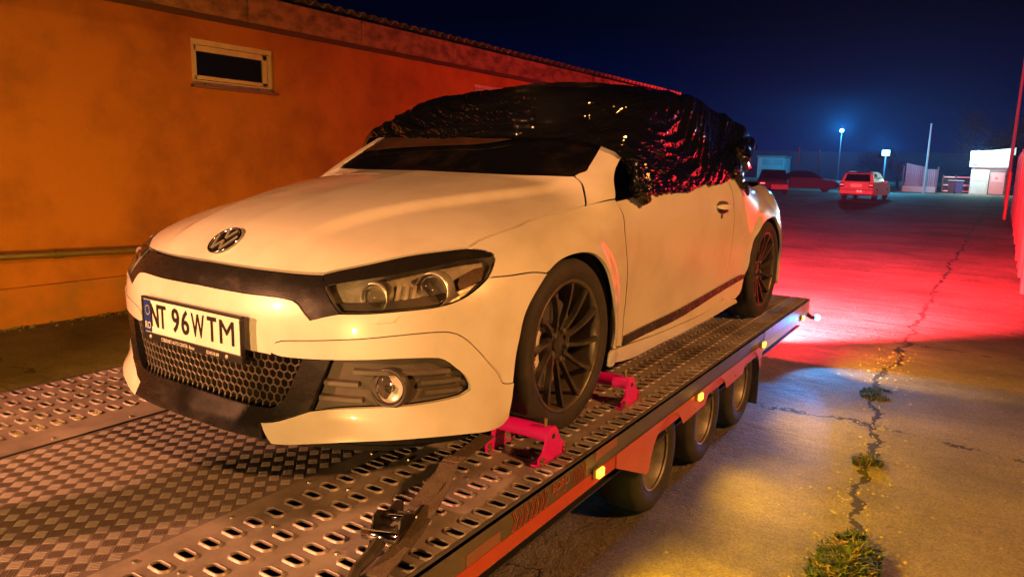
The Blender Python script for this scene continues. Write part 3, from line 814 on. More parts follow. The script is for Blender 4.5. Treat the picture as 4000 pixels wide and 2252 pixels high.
    MB().lathe([(.0001, -.024), (.011, -.021), (.020, -.010), (.024, .0), (.020, .010), (.011, .021), (.0001, .024)], 16, 'x', (3.50, -1.115, -.132)).build('lens', M('blue_lens_lit', (.4, .8, 1), .2, emit=(.03, .40, 1.0), es=9), ar, True)
    a = lamp('outline_light', 'SPOT', (3.53, -1.15, -.15), 48, (.04, .34, 1), .03, (3.15, -1.55, -.60), 112, .3); a.parent = tr
    a = lamp('outline_light', 'SPOT', (3.62, -1.24, -.09), 95, (.015, .30, 1), .02, (2.6, -1.045, -.36), 42, .4); a.parent = tr
    # unseen winch-like stand, added to throw a shadow across the deck
    wn = MB().box(-2.22, -2.12, .34, .50, 0, .78, .006).build('shadow_stand', RAIL, tr)
    MB().tube([(-2.17, .28, .62), (-2.17, .56, .62)], .07, 14).build('shadow_stand_drum', STEEL, wn)
    MB().tube([(-2.17, .56, .62), (-2.17, .62, .62), (-2.05, .63, .70)], .012, 8).build('crank', STEEL, wn)
    MB().tube([(-2.14, .42, .2), (-1.95, .42, .0)], .02, 8).build('brace', RAIL, wn)
    return tr
TR = build_trailer()

def wheel_chock(xc, yc, dirx, label):
    PINK = M('magenta_red_paint', (.82, .008, .34), .33, 0, .5, .4, col2=(.70, .008, .27), vs=8)
    c = empty('wheel_chock', (xc, yc, 0), .018, label, 'wheel chock', 'magenta chocks at the coupe front wheel')
    # curved plate, two end plates with feet, bolts
    prof = []
    for a in np.linspace(200, 20, 14): prof.append((.031 * math.cos(R_(a)), .086 + .030 * math.sin(R_(a))))
    inner = [(p[0] * .9, p[1] - .004) for p in prof[::-1]]
    pl = MB()
    n = len(prof)
    out = prof + inner
    pl.prism(out, 'y', .006, .205)
    p_ = pl.build('curved_plate', PINK, c); b = bmesh.new(); b.from_mesh(p_.data); bmesh.ops.triangulate(b, faces=[f for f in b.faces if len(f.verts) > 4]); b.to_mesh(p_.data); b.free(); autosmooth(p_, 40)
    tri = [(-.085, .004), (-.085, .030), (-.058, .046), (-.040, .085), (-.028, .108), (-.008, .118), (.014, .116), (.032, .098), (.050, .062), (.068, .046), (.085, .040), (.085, .004)]
    for y in (-.004, .200):
        e_ = MB().prism(tri, 'y', y, y + .008).build('end_plate', PINK, c); b = bmesh.new(); b.from_mesh(e_.data); bmesh.ops.triangulate(b, faces=[f for f in b.faces if len(f.verts) > 4]); b.to_mesh(e_.data); b.free()
        MB().lathe([(.0001, -.004), (.008, -.004), (.008, 0)], 10, 'y', (.0, y, .086)).build('pivot_hole', BLACKP, e_)
        for x, z in ((-.074, .016), (-.074, .030), (.072, .016), (.072, .033)):
            MB().lathe([(.0001, -.010), (.0065, -.010), (.0075, -.001)], 6, 'y', (x, y, z)).build('bolt', M('brass_bolt', (.55, .42, .2), .3, .9), e_)
    MB().box(-.085, .085, -.004, .030, .002, .010, .002).build('foot', PINK, c)
    MB().tube([(-.01, .02, .118), (-.01, .02, .145)], .006, 8).build('lock_pin', M('brass_bolt', (.55, .42, .2), .3, .9), c)
    c.scale.x = dirx
    return c
wheel_chock(-.268, -.975, 1, 'magenta wheel chock in front of the coupe front tyre')
wheel_chock(.412, -.942, 1, 'magenta wheel chock behind the coupe front tyre')

def build_strap():
    s = empty('ratchet_strap', (-.6, -.85, 0), 0, 'dark webbing strap with steel ratchet lying on the near track', 'strap')
    off = Vector((-.6, -.85, 0))
    WEB = M('strap_webbing', (.085, .062, .048), .8, col2=(.13, .095, .07), vs=40, bump=.5, bs=220)
    def P(l): return [tuple(Vector(p) - off) for p in l]
    main = [(-.245, -.730, .034), (-.34, -.762, .055), (-.46, -.800, .07), (-.62, -.842, .082), (-.76, -.885, .075), (-.86, -.912, .055)]
    MB().tube(P(main), 1, flat=(.026, .0012)).build('webbing', WEB, s)
    tail = [(-.60, -.838, .085), (-.66, -.855, .09), (-.76, -.905, .07), (-.86, -.945, .055), (-.95, -.972, .035), (-1.05, -.995, .022), (-1.12, -1.01, .014)]
    MB().tube(P(tail), 1, flat=[(.028, .002)] * 3 + [(.024, .003)] * 4).build('loose_webbing', WEB, s)
    MB().tube(P([(-.595, -.836, .086), (-.64, -.849, .089)]), 1, flat=(.0285, .004)).build('stitched_end', M('stitched_web', (.12, .085, .06), .85, bump=.7, bs=260), s)
    # ratchet: two side cheeks, drum, handle, end hook
    B = M('ratchet_steel', (.30, .26, .20), .3, .9, col2=(.10, .09, .08), vs=14)
    a0 = math.atan2(-.06, -.20)
    ra = empty('ratchet', (-.305, -.052, .032), a0, parent=s); ra.scale = (1.15, 1.15, 1.15)
    ck = [(-.06, -.014), (-.065, .012), (-.03, .030), (.02, .028), (.06, .05), (.085, .045), (.10, .008), (.10, -.012)]
    for y in (-.034, .030):
        MB().prism(ck, 'y', y, y + .004).build('cheek', M('ratchet_black', (.03, .028, .025), .35, .6), ra)
    MB().tube([(.0, -.036, .008), (.0, .036, .008)], .013, 12).build('drum', B, ra, True)
    MB().tube([(.045, -.030, .030), (.045, .030, .030)], .006, 10).build('cross_pin', CHROME, ra, True)
    MB().tube([(.115, -.040, .020), (.115, .040, .020)], .012, 12).build('handle_bar', CHROME, ra, True)
    MB().box(.06, .115, -.036, .036, .012, .016).build('handle_plate', B, ra)
    MB().tube([(.115, 0, .01), (.16, 0, .0), (.20, -.01, -.012), (.23, -.01, -.03)], [.016, .014, .012, .010], 8).build('end_hook', B, ra)
    # roller under the bumper
    MB().tube(P([(-.235, -.700, .030), (-.245, -.765, .030)]), .010, 10).build('roller', STEEL, s, True)
    for y in (-.695, -.77): MB().tube(P([(-.238, y, .030), (-.240, y - .006, .030)]), .019, 12).build('roller_flange', STEEL, s)
    return s
build_strap()
# ================================================================== the white coupe
def build_car():
    car = empty('car', (0, 0, 0), 0, 'dirty white coupe with black film taped over its roof, strapped on the trailer', 'car')
    U = OUT
    hl0 = [(0, 9.28)] + U['hoodlead'][2:]
    hood_half = loop(hl0, U['hoodlamp'], U['hoodgap'][:-1] + [U['hoodrear'][0]], U['hoodrear'][:4], U['hoodrear'][3:] + [(0, 33.35)])
    panel('hood', mirror_half(hood_half), PAINT, car, union, gap=.0062, step=.018)
    bl = [(0, 7.13)] + U['band_low'][1:5]; bl2 = U['band_low'][4:]
    li = U['lamp_inner']
    band = loop(hl0, li[::-1], U['band_side'][::-1], bl2[::-1], bl[::-1])
    panel('grille_band', mirror_half(band), GRIMY, car, off=-.006, gap=.002)
    seam = U['seam']; ubl = [(0, 2.33)] + U['ub_low'][1:]
    bump = loop(bl, bl2, U['band_side'], U['lamp_low'], U['fend_gap'], U['arch_f'][::-1], seam[::-1], ubl[::-1])
    panel('front_bumper', mirror_half(bump), PAINT, car, gap=.0016, step=.026)
    ft2 = U['fog_top2']
    lip = loop(seam, [(30.19, -.81), (30.05, -2.6), (29.75, -4.5)], [(29.75, -4.5), (29.2, -5.0), (28.2, -4.95), (25.9, -4.45), (22.3, -4.05), (17.4, -4.15), (11.6, -4.95), (10.3, -5.05)],
               [(10.3, -5.05), (9.6, -4.4), (8.99, -3.61)], U['lip_top'][::-1], ft2[::-1][:8], ft2[::-1][7:], U['fog_top'][::-1])
    panel('bumper_lip', lip, PAINT, car, off=.004, gap=.0012, step=.024, mirror=True)
    fin = [(0, -2.38)] + U['frame_in'][2:]
    fr = loop([(0, -4.75), (5, -4.8), (9.6, -4.75)], [(9.6, -4.75), (8.99, -3.61)], U['lip_top'][::-1], U['frame_out'][::-1], [(15.37, 2.41), (12.82, 2.26)], fin[::-1])
    panel('grille_surround', mirror_half(fr), GRIMY, car, gap=.001, depth=.03, step=.022, offfn=lambda Q, P: .012 - .010 * np.clip((Q[:, 1] + .5) / 3, 0, 1))
    fog = loop(ft2[:8], ft2[7:], U['frame_out'][::-1])
    panel('fog_lamp_bezel', fog, GREYP, car, off=-.020, gap=.0005, depth=.03, mirror=True)
    # slats of the fog bezel, lamps
    for sg in (1, -1):
        for e0, a0, a1 in ((1.45, 17.2, 24.9), (.55, 22.6, 25.7), (-.35, 22.9, 25.8), (.35, 14.6, 17.6), (-1.0, 14.1, 17.9)):
            aa = np.linspace(a0, a1, 9); lo = onsurf(aa, np.full(9, e0 - .16), off=-.004); hi = onsurf(aa, np.full(9, e0 + .16), off=-.006); bk = onsurf(aa, np.full(9, e0 + .3), off=-.024)
            v = np.vstack([lo, hi, bk, onsurf(aa, np.full(9, e0 - .2), off=-.024)]); v[:, 1] *= sg
            f = []
            for r in range(3):
                for k in range(8): f.append((r * 9 + k, r * 9 + k + 1, r * 9 + 10 + k, r * 9 + 9 + k))
            f.append((0, 9, 18, 27)); f.append((8, 35, 26, 17))
            obj('slat', v, f, GREYP, car)
        c = onsurf([20.1], [.12], off=-.012)[0]; c[1] *= sg
        fl = MB().lathe([(.064, .016), (.062, -.004), (.056, -.010), (.050, -.006), (.046, .012)], 32, 'x').build('fog_lamp', BLACKP, car, True, loc=c, rot=(0, 0, R_(17 * sg)))
        MB().lathe([(.0461, .004), (.0455, -.004), (.040, -.010), (.025, -.015), (.010, -.017), (.0005, -.0172)], 28, 'x').build('lens', LAMPG, fl, True)
        MB().lathe([(.0455, -.001), (.036, .006), (.018, .010), (.0005, .011)], 28, 'x').build('reflector', M('bright_reflector', (.80, .77, .72), .30, .25), fl, True)
        MB().lathe([(.013, -.004), (.013, .02)], 12, 'x').build('bulb_shield', STEEL, fl, True)
    PL = U['pillar']; ws_ = U['win_side']; hr0 = U['hoodrear'][0]; d0 = U['door_f'][0]; hg = U['hoodgap'][:-1] + [hr0]
    fend = loop(hg, [hr0, d0], U['door_f'], [(51.91, -4.06), (48.03, -3.06)], U['arch_r'][::-1], U['fend_gap'][::-1], U['lamp_tip'])
    panel('front_fender', fend, PAINT, car, union, gap=.0030, mirror=True, step=.026)
    pil = loop(U['hoodrear'][:4][::-1], [hr0, d0], [d0] + PL[5:8], [PL[7], (57.5, 39.5)], [(57.5, 39.5), (54, 44.6)], [(54, 44.6)] + ws_[::-1] + [U['hoodrear'][3]])
    panel('windscreen_pillar', pil, PAINT, car, union, gap=.002, step=.02, mirror=True)
    wl = [(0, 34.0)] + U['win_low']
    ws = loop(wl, ws_ + [(54, 44.6)], [(54, 44.6), (62, 53), (70, 62), (78, 71)], [(78, 71), (60, 74.5), (30, 76.5), (0, 77)])
    panel('windscreen', mirror_half(ws), M('dusty_windscreen', (.004, .004, .005), .05, 0, .6, col2=(.030, .019, .015), vs=3, vlo=.48, vhi=.8, detail=8), car, union, off=-.004, gap=.001, depth=.004, step=.04)
    belt = U['belt']
    dr = [(126.5, 30.2), (127.2, 24), (128.0, 12), (127.6, 3), (125.5, -3.2)]
    dtop = [d0, (59.8, 29.18), (75.24, 32.39), (90, 33.9), (104.06, 34.15), (115, 32.9), (126.5, 30.2)]
    dbot = [(125.5, -3.6), (110, -6.1), (90.8, -6.6), (70, -5.9), (51.91, -4.06)]
    panel('door', loop(dtop, dr, [(125.5, -3.2), (125.5, -3.6)], dbot, U['door_f'][::-1]), PAINT, car, gap=.0022, mirror=True, step=.034)
    ra = U['rarch'][:8] + [(152.0, 7.3), (154.3, 2), (154.6, -3.5)]
    qt = [(126.5, 30.2), (131.98, 28.98), (139, 26.2), (147, 22.3), (155, 17.8), (160, 15.6)]
    quarter = loop(qt, [(160, 15.6), (160.6, 12), (159.5, 4), (157.5, -4.2)], [(157.5, -4.2), (154.6, -3.5)], ra[::-1][:-1] + [(133.53, -4.42)], [(133.53, -4.42), (125.5, -3.6)], dr[::-1])
    panel('rear_quarter', quarter, PAINT, car, body, gap=.0022, mirror=True, step=.034)
    sl = loop([(48.03, -3.06), (51.91, -4.06), (70, -5.9), (90.8, -6.6), (110, -6.1), (125.5, -3.6), (133.53, -4.42)],
              [(133.53, -4.42), (134.5, -5.4)], [(134.5, -5.4), (117.3, -8.2), (100, -9.6), (89.7, -10), (75, -9.6), (58.5, -8.6), (46.5, -5.9)], [(46.5, -5.9), (47.0, -3.5), (48.03, -3.06)])
    panel('side_sill', sl, PAINT, car, off=.004, gap=.001, mirror=True)
    mo = loop(U['mold_top'], [U['mold_top'][-1], (138.2, 1.6)], [(138.2, 1.6), U['mold_bot'][-1]], U['mold_bot'][::-1], [U['mold_bot'][0], U['mold_top'][0]])
    panel('door_moulding', mo, M('door_moulding', (.022, .022, .024), .22, col2=(.05, .045, .04), vs=18), car, off=.010, gap=.0005, depth=.012, mirror=True)
    # rear end, mostly out of sight
    panel('tailgate', [(a, b) for a, b in loop([(168, 14.8), (180, 14.6), (192, 14.8)], [(192, 14.8), (192, 6)], [(192, 6), (168, 6)], [(168, 6), (168, 14.8)])], PAINT, car)
    panel('tail_lamp', loop([(160, 15.6), (168, 14.8)], [(168, 14.8), (168, 11.5)], [(168, 11.5), (160.6, 12)], [(160.6, 12), (160, 15.6)]), M('tail_lamp_red', (.25, .01, .01), .12, coat=.8), car, mirror=True)
    panel('rear_bumper', loop([(160.6, 12), (168, 11.5)], [(168, 11.5), (168, 6)], [(168, 6), (192, 6)], [(192, 6), (192, 11.5)], [(192, 11.5), (199.4, 12)], [(199.4, 12), (202.5, -4.2)], [(202.5, -4.2), (180, -4.6), (157.5, -4.2)], [(157.5, -4.2), (159.5, 4), (160.6, 12)]), PAINT, car)
    # roof and side glass under the film
    panel('side_window', loop([d0, (59.8, 29.18), (75.24, 32.39), (90, 33.9), (104.06, 34.15), (126.5, 30.2)], [(126.5, 30.2), (120, 42), (90, 53), (66, 50)], [(66, 50), (57.5, 39.5)] + PL[5:8][::-1] + [d0]),
          DARKG, car, union, off=-.006, gap=.0, depth=.004, step=.05, mirror=True)
    # inner body with wheel pockets, coloured black to stand for shade in panel gaps
    az = np.linspace(-180, 180, 161); el = np.concatenate([np.linspace(-7, 12, 24), np.linspace(14, 89.5, 26)])
    A, E = np.meshgrid(az, el); P = onsurf(A.ravel(), E.ravel(), body, -.055)
    for xc in (0, 2.578):
        near = np.exp(-(np.maximum(np.abs(P[:, 0] - xc) - .36, 0) / .05) ** 2)
        hm = np.abs(P[:, 1]); lim = .60 + (hm - .60) * (1 - near)
        P[:, 1] = np.sign(P[:, 1]) * np.where((hm > .60) & (P[:, 2] < .69), lim, hm)
    n1, n2 = len(el), len(az); F = [(i * n2 + k, i * n2 + k + 1, (i + 1) * n2 + k + 1, (i + 1) * n2 + k) for i in range(n1 - 1) for k in range(n2 - 1)]
    obj('inner_body', P, F, SHELL, car)
    # wheel arch liners
    for xc in (0, 2.578):
        for sg in (1, -1):
            m = MB().lathe([(.355, -.86), (.352, -.60), (.10, -.58)], 30, 'y', (xc, 0, .315), R_(-8), R_(188))
            if sg < 0: m.v = [(x, -y, z) for x, y, z in m.v]
            m.build('wheel_arch_liner', SHELL, car, True)
    # ---- honeycomb grille
    gp = np.array(mirror_half(loop([(0, 2.2), (6.9, 2.2), (12.7, 2.2)], fin[::-1]))); g = MB()
    Rh = .46
    row = 0; e0 = -3.0
    while e0 < 3.0:
        a0 = -15 + (row % 2) * Rh * .87
        while a0 < 15:
            if inside(np.array([[a0, e0]]), np.vstack([gp * 1.04])).any():
                an = [math.pi / 6 + k * math.pi / 3 for k in range(6)]
                o_ = [(a0 + Rh * math.cos(t), e0 + Rh * math.sin(t)) for t in an]; i_ = [(a0 + .80 * Rh * math.cos(t), e0 + .80 * Rh * math.sin(t)) for t in an]
                po = onsurf([p[0] for p in o_], [p[1] for p in o_], off=-.010); pi = onsurf([p[0] for p in i_], [p[1] for p in i_], off=-.012)
                pb = onsurf([a0 + .72 * Rh * math.cos(t) for t in an], [e0 + .72 * Rh * math.sin(t) for t in an], off=-.030); pb[:, 0] = pi[:, 0] + .026
                f = []
                for k in range(6):
                    k2 = (k + 1) % 6; f += [(k, k2, 6 + k2, 6 + k), (6 + k, 6 + k2, 12 + k2, 12 + k)]
                g.add(np.vstack([po, pi, pb]).tolist(), f)
            a0 += Rh * 1.74
        e0 += Rh * 1.5; row += 1
    g.build('honeycomb_grille', M('grille_black', (.05, .042, .036), .38, col2=(.11, .085, .065), vs=25), car)
    # ---- number plate
    px, pz = -.921, .4268
    BLK = M('plate_black', (.012, .011, .010), .4)
    plate = MB().box(px, px + .006, -.262, .262, pz - .057, pz + .057, .0025).build('number_plate', M('plate_white', (.86, .85, .82), .35, col2=(.74, .71, .66), vs=9), car)
    fb = MB(); ho, wo = .068, .270
    for s_ in ((-wo, wo, pz + .057, pz + .066), (-wo, wo, pz - .082, pz - .057), (-wo, -.262, pz - .057, pz + .057), (.262, wo, pz - .057, pz + .057)):
        fb.box(px - .004, px + .010, s_[0], s_[1], s_[2], s_[3], .002)
    fb.build('plate_holder', BLK, plate)
    MB().box(px - .0007, px + .001, .2175, .259, pz - .0545, pz + .0545).build('country_band', M('plate_blue', (.012, .035, .22), .35), plate)
    X, Y = (0, -1, 0), (0, 0, 1)
    YEL = M('star_cream', (.75, .70, .45), .4)
    st = MB()
    for k in range(12):
        a = k * math.pi / 6; st.lathe([(.0022, -.0016), (.0022, -.0008), (.0001, -.0016)], 6, 'x', (px, .238 + .0125 * math.sin(a), pz + .020 + .0155 * math.cos(a)))
    st.build('star_ring', YEL, plate)
    text('country_letters', 'RO', .034, (px - .0012, .238, pz - .033), X, Y, WHITEP, plate, .72)
    for s_, y_, wd in (('N', .197, .046), ('T', .150, .040), ('9', .075, .041), ('6', .022, .041), ('W', -.047, .068), ('T', -.121, .046), ('M', -.196, .070)):
        text('plate_character', s_, .110, (px - .0012, y_, pz + .001), X, Y, BLK, plate, 1, .0012, bold=.0016 if s_ not in 'WM' else 0., width=wd)
    text('dealer_lettering', 'CYBERNET AUTO CENTER  Bacau', .0175, (px - .0048, .065, pz - .0705), X, Y, WHITEP, plate, .72, .0004)
    text('dealer_lettering', '0234/518 604', .0165, (px - .0048, -.125, pz - .0705), X, Y, WHITEP, plate, .72, .0004)
    for y_ in (.222, -.195):
        MB().lathe([(.0001, -.0022), (.006, -.0018), (.007, 0)], 12, 'x', (px - .004, y_, pz - .069)).build('screw', M('screw_cap', (.6, .55, .5), .35, .4), plate, True)
    # ---- emblem on the hood nose
    c = onsurf([0.], [U['emblem'][0][1]], off=.001)[0]; nrm = grad(body, np.array([c]))[0]
    xa = Vector((0, -1, 0)); za = Vector(nrm); ya = za.cross(xa)
    em = MB().lathe([(.062, 0), (.062, .004), (.0585, .0062), (.055, .005), (.0545, .003)], 40, 'z').build('emblem', CHROME, car, True)
    em.matrix_local = frame_matrix(c, xa, ya)
    MB().lathe([(.0545, .0025), (.0001, .0025)], 40, 'z').build('disc', M('emblem_black', (.01, .01, .01), .15), em)
    vw = MB()
    def stroke(p, q, w=.0030):
        vw.tube([(p[0], p[1], .0045), (q[0], q[1], .0045)], 1, flat=(w, .0022), up=(0, 0, 1))
    stroke((-.022, .047), (-.001, .008)); stroke((.022, .047), (.001, .008))
    stroke((-.047, .022), (-.021, -.043)); stroke((.047, .022), (.021, -.043)); stroke((-.021, -.043), (0, -.003)); stroke((.021, -.043), (0, -.003))
    vw.build('letter_mark', M('emblem_silver', (.5, .47, .43), .25, .5), em)
    # ---- headlamps
    lamp_poly = loop(U['hoodlamp'], U['lamp_tip'][::-1], U['lamp_low'][::-1], li)
    br = U['lamp_brow']
    brow = loop([(13.64, 9.3)] + U['hoodlamp'][1:], [(25.16, 12.75), (26.84, 12.71), (27.7, 12.35), (27.75, 12.1)], br[::-1], [(14.11, 8.32), (13.64, 9.3)])
    for sg in (1, -1):
        h = panel('headlamp', lamp_poly, REFL, car, off=-.040, gap=.004, step=.02, depth=-.038)[0]
        g_ = panel('lamp_glass', lamp_poly, LAMPG, h, off=-.001, gap=.003, step=.025, depth=.006)[0]
        b_ = panel('lamp_brow', brow, GRIMY, h, off=.0012, gap=.002, step=.02, depth=.004)[0]
        rf = panel('side_reflector', loop([(25.2, 10.2), (26.3, 11.1)], [(26.3, 11.1), (27.3, 11.4)], [(27.3, 11.4), (27.2, 9.9)], [(27.2, 9.9), (25.4, 9.0), (25.2, 10.2)]), M('orange_reflector', (.16, .09, .05), .35, col2=(.05, .035, .03), vs=260, detail=0), h, off=-.020, gap=.0, depth=.02)[0]
        bz = panel('inner_bezel', loop([(15.2, 6.6), (18.4, 6.75), (21, 7.1), (24, 7.6), (25.6, 8.4)], [(25.6, 8.4), (25.2, 8.9)], [(25.2, 8.9), (21, 7.9), (17, 7.3), (15.0, 7.2)], [(15.0, 7.2), (15.2, 6.6)]), GREYP, h, off=-.025, gap=0, depth=.02)[0]
        parts = [h, g_, b_, rf, bz]
        for (a, el_, rad) in ((18.55, 8.05, .039), (23.25, 8.95, .048)):
            cc = onsurf([a], [el_], off=-.030)[0]
            t = MB().lathe([(rad * 1.18, .035), (rad * 1.18, -.006), (rad * 1.1, -.012), (rad * 1.02, -.006), (rad, .02)], 32, 'x').build('lamp_ring', M('dull_chrome', (.6, .57, .52), .25, .6), h, True, loc=cc, rot=(0, 0, R_(14)))
            MB().lathe([(rad, .004), (rad * .9, -.010), (rad * .6, -.020), (rad * .3, -.024), (.0004, -.0252)], 28, 'x').build('lens', clear_glass('projector_glass', (.8, .78, .74), .12, .05), t, True)
            MB().lathe([(rad, .004), (rad * .7, .022), (.0004, .030)], 24, 'x').build('reflector_bowl', M('bowl', (.75, .72, .66), .25, .3), t, True)
            parts.append(t)
        # ribs of the inner housing
        for a_ in (20.2, 20.9, 21.6):
            q = onsurf([a_, a_ + .15, a_ + .1], [9.4, 8.4, 7.4], off=-.034)
            parts.append(MB().tube(q.tolist(), .006, 6).build('housing_rib', REFL, h))
        if sg < 0:
            for p in parts:
                if p.location.length > 0 and p.data.name.startswith('lamp_ring'):
                    p.location.y *= -1; p.rotation_euler.z *= -1
                else:
                    me = p.data
                    for v in me.vertices: v.co.y *= -1
                    me.flip_normals()
    wa = loop(U['washer'] + [U['washer'][0]])
    panel('washer_cover', loop([(18.95, 5.66), (19.5, 6.15)], [(19.5, 6.15), (20.84, 6.33)], [(20.84, 6.33), (20.45, 5.8)], [(20.45, 5.8), (18.95, 5.66)]), PAINT, car, off=.002, gap=.0, depth=.004, step=.02, mirror=True)
    # ---- door handles
    for sg in (1, -1):
        q = onsurf(np.linspace(114.3, 124.0, 9), np.linspace(25.7, 23.4, 9), off=np.array([.002, .022, .03, .034, .035, .034, .03, .022, .002])); q[:, 1] *= sg
        MB().tube(q.tolist(), 1, flat=[(.006, .006)] + [(.010, .013)] * 7 + [(.006, .006)]).build('door_handle', PAINT, car)
        rec = panel('handle_recess', loop([(114, 26.2), (117, 26.6), (122, 25.2), (124.3, 23.4)], [(124.3, 23.4), (121, 22.5), (117, 23.4), (114, 26.2)]), GREYP, car, off=.0015, gap=.0, depth=.002, step=.02)[0]
        k = onsurf([118.0], [22.4], off=.002)[0]; k[1] *= sg
        MB().lathe([(.0001, -.004), (.012, -.004), (.014, 0)], 16, 'y', k if sg > 0 else k).build('key_lock', GREYP, car)
        if sg < 0:
            for v in rec.data.vertices: v.co.y *= -1
            rec.data.flip_normals()
    # ---- wheels
    tread = []
    for y in np.linspace(-.078, .078, 17):
        tread.append((.3175 - (.006 if abs((y / .039 + 10) % 1 - .5) < .14 else 0), y))
    prof = [(.236, -.094), (.250, -.108), (.270, -.114), (.292, -.112), (.307, -.102), (.3155, -.088)] + tread + [(.3155, .088), (.307, .102), (.292, .112), (.262, .113), (.236, .094)]
    src = None
    for xc, sg in ((0, 1), (2.578, 1), (0, -1), (2.578, -1)):
        loc = (xc, -.772 * sg, .318)
        rot = (0, R_(11 if xc == 0 else 24), 0 if sg > 0 else math.pi)
        rim = MB().lathe([(.238, -.100), (.243, -.105), (.243, -.098)], 64).lathe([(.243, -.103), (.238, -.106), (.230, -.101), (.227, -.088), (.222, -.05), (.214, .09)], 64).build('wheel', RIMLIP, car, True, loc=loc, rot=rot)
        if src is None:
            ty = autosmooth(MB().lathe(prof, 72).build('tyre', RUBBER, rim, True), 40)
            sp = MB()
            pts = []; fl = []
            for k in range(9):
                t = k / 8; r = .055 + t * .174; a = .13 * t ** 2.0
                pts.append((r * math.cos(a), -.052 - .040 * t ** .8, r * math.sin(a))); fl.append((.0085 - .0030 * math.sin(math.pi * t), .009 + .003 * t))
            sp.tube(pts, 1, flat=fl, up=(0, 1, 0))
            spoke = autosmooth(sp.build('spoke', RIMM, rim), 60)
            hub = autosmooth(MB().lathe([(.0001, -.062), (.030, -.060), (.033, -.052), (.050, -.052), (.072, -.060), (.080, -.05), (.082, .02)], 40).build('hub', RIMM, rim, True), 40)
            nut = MB().lathe([(.0001, -.070), (.009, -.070), (.011, -.064), (.011, -.05)], 6).build('wheel_bolt', STEEL, rim, loc=(.054, 0, 0))
            disc = autosmooth(MB().lathe([(.07, -.012), (.168, -.012), (.168, .012), (.07, .012)], 48).build('brake_disc', STEEL, rim), 30)
            src = (ty, spoke, hub, nut, disc)
        else:
            ty = inst(src[0], 'tyre', rim); inst(src[1], 'spoke', rim); inst(src[2], 'hub', rim); inst(src[3], 'wheel_bolt', rim, (.054, 0, 0)); inst(src[4], 'brake_disc', rim)
        for k in range(1, 12): inst(src[1], 'spoke', rim, rot=(0, k * math.pi / 6, 0))
        for k in range(1, 5):
            a = k * 2 * math.pi / 5; inst(src[3], 'wheel_bolt', rim, (.054 * math.cos(a), 0, .054 * math.sin(a)))
        # brake caliper stays with the axle
        if sg > 0:
            cp = MB().lathe([(.125, -.030), (.125, -.052), (.150, -.058), (.188, -.052), (.192, -.030), (.192, .03), (.125, .03), (.125, -.030)], 14, 'y', (0, 0, 0), R_(150), R_(222)).build('brake_caliper', WHITEP, car, True, loc=loc)
            text('caliper_lettering', 'brembo', .030, (-.163, -.0585, -.01), (0, 0, 1), (-1, 0, 0), M('caliper_red', (.25, .02, .02), .4), cp, 1., .001)
    return car
CAR = build_car()

# ------------------------------------------------------------------ black stretch film over the roof
def film_mat():
    m = bpy.data.materials.new('black_film'); m.use_nodes = True
    t = m.node_tree; p = t.nodes['Principled BSDF']
    p.inputs['Base Color'].default_value = (.005, .005, .006, 1); p.inputs['Roughness'].default_value = .05; p.inputs['Specular IOR Level'].default_value = 1.0; p.inputs['Coat Weight'].default_value = 1.0; p.inputs['Coat Roughness'].default_value = .05
    tc = t.nodes.new('ShaderNodeUVMap'); mp = t.nodes.new('ShaderNodeMapping'); mp.inputs['Scale'].default_value = (1.0, 1.0, 1.0); t.links.new(tc.outputs[0], mp.inputs[0])
    n = t.nodes.new('ShaderNodeTexNoise'); n.inputs['Scale'].default_value = 1.0; n.inputs['Detail'].default_value = 2.2; n.inputs['Roughness'].default_value = .5; n.inputs['Distortion'].default_value = .35
    t.links.new(mp.outputs[0], n.inputs['Vector'])
    a = t.nodes.new('ShaderNodeMath'); a.operation = 'SUBTRACT'; a.inputs[1].default_value = .5; t.links.new(n.outputs['Fac'], a.inputs[0])
    b = t.nodes.new('ShaderNodeMath'); b.operation = 'ABSOLUTE'; t.links.new(a.outputs[0], b.inputs[0])
    bu = t.nodes.new('ShaderNodeBump'); bu.inputs['Strength'].default_value = 1.0; bu.inputs['Distance'].default_value = .030; bu.invert = True
    t.links.new(b.outputs[0], bu.inputs['Height']); t.links.new(bu.outputs[0], p.inputs['Normal']); t.links.new(bu.outputs[0], p.inputs['Coat Normal'])
    return m

